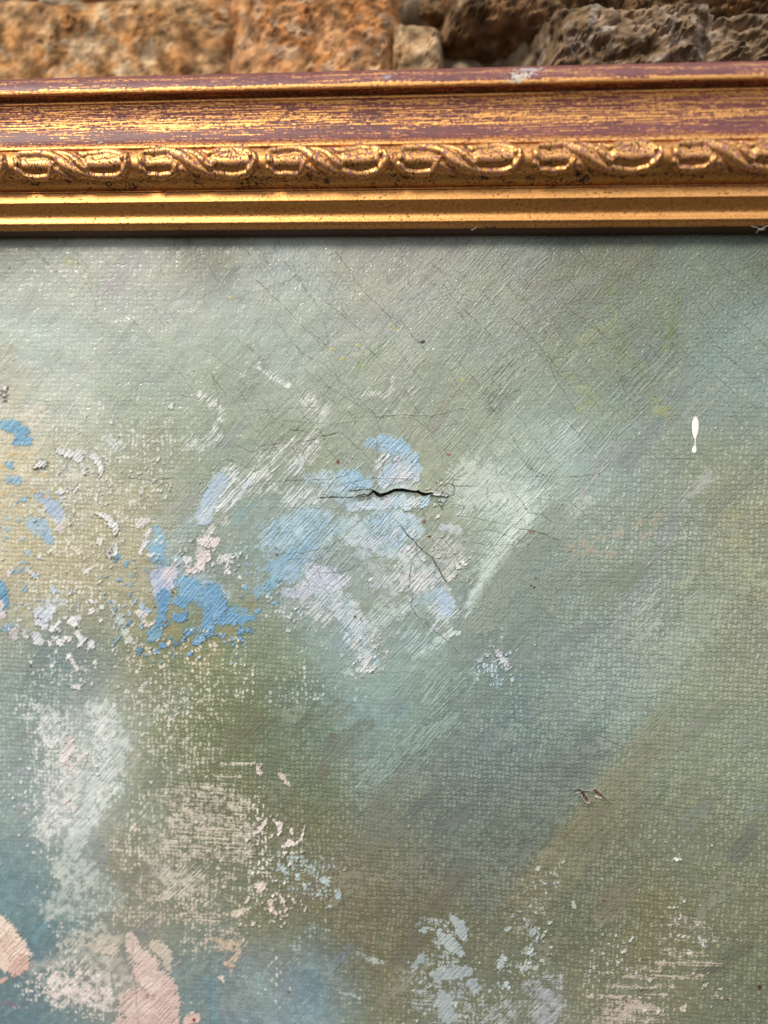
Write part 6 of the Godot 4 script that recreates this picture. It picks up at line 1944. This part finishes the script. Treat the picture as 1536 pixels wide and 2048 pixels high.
const CRACKS := """
dark .7 .55 | 545.8,513.8 578.1,553.6 621.8,606.2
dark .7 .5 | 654.9,596.3 670.5,618 690.1,642.7
dark .9 .6 | 660.1,507.3 689.1,548.8 722.1,590.3 766,632.6 791.6,664
dark .8 .6 | 498.7,563.5 564.2,623.2 602.7,665.9 636.5,682.7 654.1,702.5
dark .8 .5 | 526.9,538.6 505.8,503.7 497.6,500.7
dark .8 .6 | 586.2,705.9 644.6,732.4 703.4,788.6 747.6,833.8
dark .9 .5 | 628,762.5 684.4,796.8 747.6,833.8 750.9,845.7 761.4,867.4 762.5,872.3
ridge 1.6 .5 | 694.3,786.7 714.7,801.4 735.2,819
dark .8 .55 | 628.8,752.5 658.9,785.1 671.1,788
ridge 1 .4 | 634.2,814.4 603.7,816.8 568,818.3 503.4,824.2
dark .7 .45 | 503.5,826.2 568,820.3 629.1,817.5
ridge 1.8 .7 | 750.6,833.7 794.5,828.1 857.1,830.2 889.6,823.8 913.9,813.6 932.8,820.2 953.3,820 971.7,810.9
dark .6 .2 | 752.7,836.7 795.5,831.1 857.2,833.2 889.6,826.8 914,816.6 932.8,823.2 954.4,822.9 972.7,813.8
ridge 1.2 .4 | 558.2,843.6 616.5,846.7 667.3,847.9 695.5,843.5 750.7,838.7
dark .7 .4 | 558.3,845.6 616.6,848.7 667.3,849.9 715.7,846.2
dark .9 .6 | 504.8,897.9 554,892 607.1,886 674.8,866.8 635.5,877.5
dark .8 .5 | 677.8,866.8 716.9,901.1 745.8,930.5
dark .8 .55 | 760.9,672.1 794.6,708.4 838.6,763.3
dark .8 .5 | 812.5,505 866.7,544.2 919.4,570.6
dark .8 .55 | 873.3,570.6 913.8,619.4 963.8,664.2 988.9,690.4
dark .8 .6 | 896.5,710.6 923.9,742.7 954,770.9
dark .7 .5 | 955.4,715 970.1,752.1 993.2,778.3
dark .8 .5 | 971.1,788.3 972.7,812.8 1002.9,846.7 1023.2,875.8
dark .7 .4 | 791.1,642.4 821.8,681.6 842,701.1
dark .7 .4 | 828.9,568.6 847.5,602.9 870.2,642.1
dark .8 .55 | 1122,499.6 1157.2,530.4 1193.6,570.8
dark .8 .55 | 1111.4,557.2 1144,595.8 1154.8,607.3
dark .8 .55 | 1194.3,592.8 1226.8,633.1 1253.5,672.3 1285.4,698
dark .8 .6 | 1275.6,570.8 1339.7,614.6 1381.3,662.1 1420.1,709.5 1463.8,744.3
dark .8 .6 | 1297.4,662.5 1348.4,707.1 1409.6,754.4 1447.1,792.1
dark .7 .5 | 1379,516.8 1411.4,545.3 1438.8,564.3
dark .7 .5 | 1450.3,602.1 1493.3,649.2
dark .9 .6 | 1010.7,638.6 1041.5,665.7 1070.4,696.6 1104.2,767.3 1144.2,822.2
dark .8 .5 | 1152.5,779.3 1175.1,800.4 1192.1,827.3
dark .8 .5 | 1047,690 1076.8,718.9 1116.4,757.4
dark .8 .45 | 1063.8,602.6 1093.7,641.2 1143.3,699
dark .8 .45 | 1160.6,641 1204.9,689 1239.2,727.2 1278.5,775
dark .8 .45 | 1049.4,772.7 1079,796.8 1118.7,835.2 1148.3,863.9
dark .8 .45 | 985.4,563.9 1034.9,602.7 1069.7,641.3
dark .8 .45 | 918.8,622.3 949,656.4 989.1,700.1 1019.4,738.9
dark 1.3 .9 | 638,999.1 663.4,997.5 690.8,998.8 708.9,995.4 735.1,992.8 746,983.5
dark 1.2 .85 | 696.5,984.6 723.7,980 738.8,979.6 746.9,982.5
dark .8 .5 | 581.1,965.1 637.2,962.8 668.7,960.1 692.8,951.6 717.7,936.1
dark .8 .5 | 637.2,962.8 570.9,966.3 514.4,971.6 473.3,991.8
dark .8 .6 | 667,979.3 698.2,966.5 743.4,957.5 828.4,955.7 840.3,953.4
dark .8 .5 | 698.1,961.5 690.7,946.6 685.4,936.7
dark .8 .6 | 763.7,925.1 763.2,945.1 766.5,957
dark .8 .55 | 750.4,870.6 752.7,925.4 742.8,932.6
dark .7 .4 | 820.4,914.1 825.4,955.8
dark 1 .7 | 863.4,962.9 888.3,967.3 898.1,964.1 907.1,969.9 932.7,968.3 956.4,969.7
dark .9 .6 | 874.3,962.6 883.1,957.5 902.8,954.1 917.6,956.7
dark 1 .7 | 865.1,992.7 888.9,992.1 906.6,987.7 909.2,974.8 903,964
dark 1 .7 | 870.3,1001.5 879.3,1005.3 885.6,1018
dark .8 .5 | 904.1,1006.6 928.9,1009 919.4,1026.1
dark .8 .5 | 827.1,983.6 833.4,998.4 834.9,1018.3
dark .8 .5 | 805.7,1007.1 808.1,1024 826,1022.5
dark .8 .5 | 844.9,1018.1 852.6,1047.8 857.2,1072.6 871.3,1082.2 896.5,1096.4
dark .9 .6 | 725,1036.1 702.2,1058.9 685.4,1080.5 655.4,1100.5 609.5,1109 553.2,1116.8
ridge 1 .5 | 722,1039.2 700.3,1061.9 683.5,1082.6 655.4,1103.6 609.6,1112
dark .7 .5 | 734.7,1020.8 743.1,1035.7 744.5,1050.7
dark .7 .45 | 507,1021.5 597.5,1020.2 679.1,1020.2
dark .9 .6 | 640.1,1151.6 669.7,1150.7 686.9,1150.1 707,1139.4 726.9,1124.6 767,1113.3
dark .8 .5 | 683.9,1150.2 697.5,1168 695.9,1188.3
dark 1.2 .8 | 802.8,1052.1 821.3,1073.6 836.7,1091.2 867.2,1114.3 880.6,1133.8 884.8,1143.7 898.2,1163.2
dark .9 .7 | 836.9,1098.2 828.4,1118.5 824.7,1131.6 821.3,1158.8 822.7,1175.8 828.2,1193.7 826.5,1208.9 837,1228.6 855.4,1243 880.9,1264.1 906.2,1281.2 925.7,1305.5
dark .7 .45 | 733.9,1118.4 737.6,1151.5 745.6,1191.6
dark .7 .45 | 632,1104.3 650.8,1129 669.7,1150.7
dark .8 .5 | 891,1076.6 906.4,1096.1 922,1125.5
dark .8 .5 | 774.8,1230.9 805.1,1234.8 830.1,1230.9
dark .8 .5 | 662.4,1194.5 641.2,1154.6 630.3,1124.6
dark .7 .4 | 716.8,1354.9 787.6,1346.7 857.8,1340.6
dark 1 .6 | 213.1,972.1 244,969.3 284.3,970.5 333.9,967.4
dark .8 .5 | 198.9,944.6 241.5,947.8 283.9,944.9 336.7,944.8
dark .8 .5 | 261.2,1066.8 317.4,1068.3 367,1068 401.5,1062 435.9,1051.8
dark .8 .55 | 268.6,1139.9 307.9,1140.7 339.7,1142.8 341.9,1148.9 392.4,1149.4
dark .7 .5 | 180.6,1206.1 244.9,1204.9 306.7,1203.8
dark .7 .5 | 401.5,1059.9 412.5,1095.4 418.4,1131.1
dark .8 .5 | 338,1174.8 340.4,1190.2 342.7,1205.6 356.7,1221.7 404.1,1220
dark .8 .5 | 447.8,1202 449.7,1253.3
dark .7 .4 | -37,1234.7 28.9,1233.4 148.5,1227.1
dark .7 .4 | 198.5,1356.8 246.9,1357.9 289.7,1358.1
dark .8 .5 | 430.6,921.6 472.3,936 505.7,950.5
dark .8 .5 | 429.8,875.9 421,845.6 424.5,805.1 412.1,749.6
dark .8 .5 | 461.3,895.6 492.6,910.3 523.4,904.6 554.1,897
dark .8 .5 | 334.5,796 387,805.5 449.5,814.8
dark .8 .5 | 1017.9,895.6 1051,931.2 1083.4,945.3 1147.9,944.9 1188.9,939.1
dark .8 .45 | 1019.5,952.6 1054.4,948.8 1083.4,945.3
dark .9 .6 | 1020.2,977.2 1041.2,998.3 1053.5,1019.7 1082.7,1021.9 1101.5,1038.1
dark .8 .5 | 1076.9,989.6 1076.4,1007.3 1082.7,1021.9
dark 1 .65 | 1022.1,1045.2 1058.4,1055.1 1086.7,1061.2 1117.1,1073.1
dark .8 .55 | 979.2,1054.3 1008.9,1063.3 1058.2,1081.7
dark .7 .45 | 1130.2,994.2 1166.5,1019.7 1202.8,1048.1
dark .8 .5 | 914.6,1029.2 949.1,1030.3 988.6,1039.2 1022.1,1045.2
dark .8 .5 | 940.6,1080.2 980,1084 1023.1,1082.7
dark .8 .5 | 971.7,955.6 972.7,995.1 982.8,1002.7
pale .8 .45 | 1177.5,1285 1189.6,1269.7 1209.3,1254.1 1236.7,1241.2 1262.1,1229.4 1292.9,1211.6 1327.4,1193.7 1362.6,1174.9 1392,1156.4 1441.5,1128.5
pale .7 .35 | 1087,1239.1 1101.2,1223.7 1125,1208
pale .7 .35 | 1227,1238.7 1274.2,1222.1 1321.2,1205.7
pale .7 .35 | 1363.2,1331.2 1400.2,1310 1437.1,1293.8
pale .7 .3 | 1426.4,1255.3 1472.5,1238.9 1514.6,1222.7
ridge 1.2 .4 | 1110.4,1840.1 1167.4,1813.7 1225.9,1784.3 1253.4,1767.2 1316.8,1734.8 1347.8,1717.7 1382.6,1703.5 1426.2,1677.8 1478.2,1654.6 1530,1638.5
dark .8 .6 | 1098.1,1453.8 1127.4,1453.3 1137.3,1459.8 1161.4,1452.6 1190.4,1452.1 1214.7,1456.8 1229.4,1467 1253.6,1471.7
pale .8 .55 | 1100.1,1452.7 1135.3,1457.9 1156.5,1450.8 1171,1451.1
pale .7 .3 | 1226.3,1520.9 1245.1,1507.9 1292.9,1503.3 1331,1500.3 1359.8,1508.6 1370.6,1520.8 1416.6,1510.4 1525.3,1512.2
pale .6 .35 | 1230.5,1808.1 1259.7,1812 1289.1,1827 1313.2,1828.2 1351.3,1822.4
pale .7 .4 | 1457.7,1606.6 1461,1621.1 1465.9,1625.8 1475,1617.3 1481.3,1610
pale .8 .45 | 1501,1611.8 1503.2,1621.5 1508.9,1623.1 1519,1617.6 1529.1,1614
pale .6 .35 | 1172.3,1334.8 1200.9,1323.6 1229.3,1312.5
pale 1 .6 | 1345.4,1029.7 1356.8,1059.4
pale .8 .5 | 1310.9,1525.1 1322.1,1519.6
pale .7 .5 | 1214.8,1617.4 1222.8,1623.9
pale .8 .5 | 1192.3,1544.7 1203.7,1538.1
pale .7 .4 | 1121,1568.8 1132.6,1564.1 1145.3,1565.4
dark 1 .7 | 1150.2,1565.1 1164.8,1567.3
dark .9 .6 | 1214.4,1573.4 1223.4,1580.9 1230.4,1590.5
pale .7 .3 | 1023.2,875.8 1071.1,855.4 1165.7,805.4
pale .8 .4 | 1231.2,889.7 1272.5,879.3 1300.6,871.1 1342.5,862.6
pale .7 .35 | 1268.7,905.5 1320.2,894.8 1357.4,887.4
dark .8 .5 | 1325.3,906.3 1367.5,907.4
dark .7 .5 | 1422.9,892.9 1460.2,898.9 1502.7,901
dark .7 .5 | 1288.1,1065.3 1299.8,1074.7 1313.2,1080.1
dark .7 .5 | 1343.1,1101.6 1369.5,1103.7
dark .6 .5 | 1214.8,1153.6 1243.5,1156.5
dark .7 .5 | 1368.1,1199.1 1396.3,1200
dark .7 .5 | 1432.3,1157.9 1446.3,1159.3
pale .7 .35 | 1287.6,765.2 1324.2,736.1 1369.5,697.4
pale .7 .35 | 1455.3,763.4 1497.4,758.2
pale .7 .3 | 944.3,1602.3 978.7,1585.1 1036.4,1561.6
dark .7 .4 | 815.3,1666.3 845.5,1662.3 865.6,1658
pale .7 .3 | 505.4,1628.2 547.1,1620.6 630,1613.7
pale .6 .3 | 762.8,2042.4 813.6,2025.7 854.1,2016.1
pale .6 .35 | 523.7,1946.3 553,1938.8 561.2,1927.6
dark .8 .5 | 262,1934.4 260.6,1987.9 271.1,2045.9
dark 1 .6 | 271.1,2045.9 250.7,2063.7 229.2,2084.8
dark .8 .5 | 271.1,2045.9 276.3,2113
dark .8 .5 | 271.1,2045.9 288.2,2028.5
dark .8 .5 | 113.3,2004.8 146.3,2007.6 190.1,2004.1 233.7,2009.3
dark .8 .5 | -20.5,1923.1 -15.8,1949.9
pale .8 .4 | 298.4,1984.9 331.2,2014.4 347.7,2039.7
dark .7 .5 | 176.1,1743.3 219.4,1735.2 235.5,1723.5
dark .7 .4 | 22.3,501.7 65.7,532.4 98.2,563.1 120,593.7
ridge .8 .35 | 16.9,501.6 60.4,537.5 76.7,558
ridge .8 .35 | 34.4,645.1 77.9,675.7 115.9,716.5
ridge .8 .3 | 151.6,563.2 183.9,593.7 216,614 279.8,644.2
dark .7 .35 | 120.5,644.8 163.6,673.2 216.8,672.9
dark .7 .45 | 383,553.3 394,593.5 396.5,618.6 425.5,621.6
dark .7 .4 | 316.1,613.8 352.4,593.5 383.1,563.4
dark .7 .4 | 196.2,726.1 228.2,736 259.9,733.7
"""

const SPECKS := """
2e2822 3 .1 | 838.7,684.4 834.7,685.5
3a3028 1.2 .05 | 302.5,544.1 699.9,586.3 -21.8,536.3 743.9,673.2 288.9,1300.9 337,1319.7
4a4238 1.4 .05 | 1038.7,738.7 1288.4,787.4 50.2,833.6
7a4a38 3 .15 | 672,924 673,925.9
8a5a48 2 .1 | 891.7,905.8 893.7,907.7 549.8,1101.6 551.1,1114.8 859.1,1069.5 847.5,1042.9 687.4,1032.1 1058.4,1056
6a4434 2.5 .12 | 552.1,1116.8 861.1,1070.5 848.4,1039.9 1071.7,1147.5
7a5a4c 1.6 .05 | 726.5,1240.8 316.6,648.1 373.5,747.9 728.6,1243.8
463a30 2.2 .05 | 713.2,1236.2 752.2,1346.2
a09438 2 .02 | 655.1,699.5 677.7,719.2 658.1,701.4 499.4,601.4
b8ac5c 3 .05 | 676.7,720.2 654.1,700.5 707.3,692.2 917.4,759.5 717.2,732.8 445.8,598.5 779.5,657.2
6e4430 1.6 .05 | 348.6,1384.7 1271.8,1980.6 593.3,2019.7
4a3028 4.5 .05 | 1525.9,1933.8
5c4030 2.6 .04 | 1222.9,1782.5 1285.6,1867.5 1271.8,1980.6 1301,1957 1466.6,1963.6
4c342a 1.8 .04 | 1062.4,1161.7 1069.3,1165.4
7a5848 1.8 .04 | 1136,1092.2 1187.9,938.2 730.8,1525.7
d8d0c8 1.2 .1 | 340.5,1199.5
3a2a22 2.2 -.2 | 337.4,1201.7 202.1,1123.3
4c3a2c 2 -.1 | 298.6,1233.1 32.3,1366.1
3a3a32 1.2 .02 | 1047.7,1542.8 1032.5,1491.3 642.2,1205.3 775.7,1709.9
"""
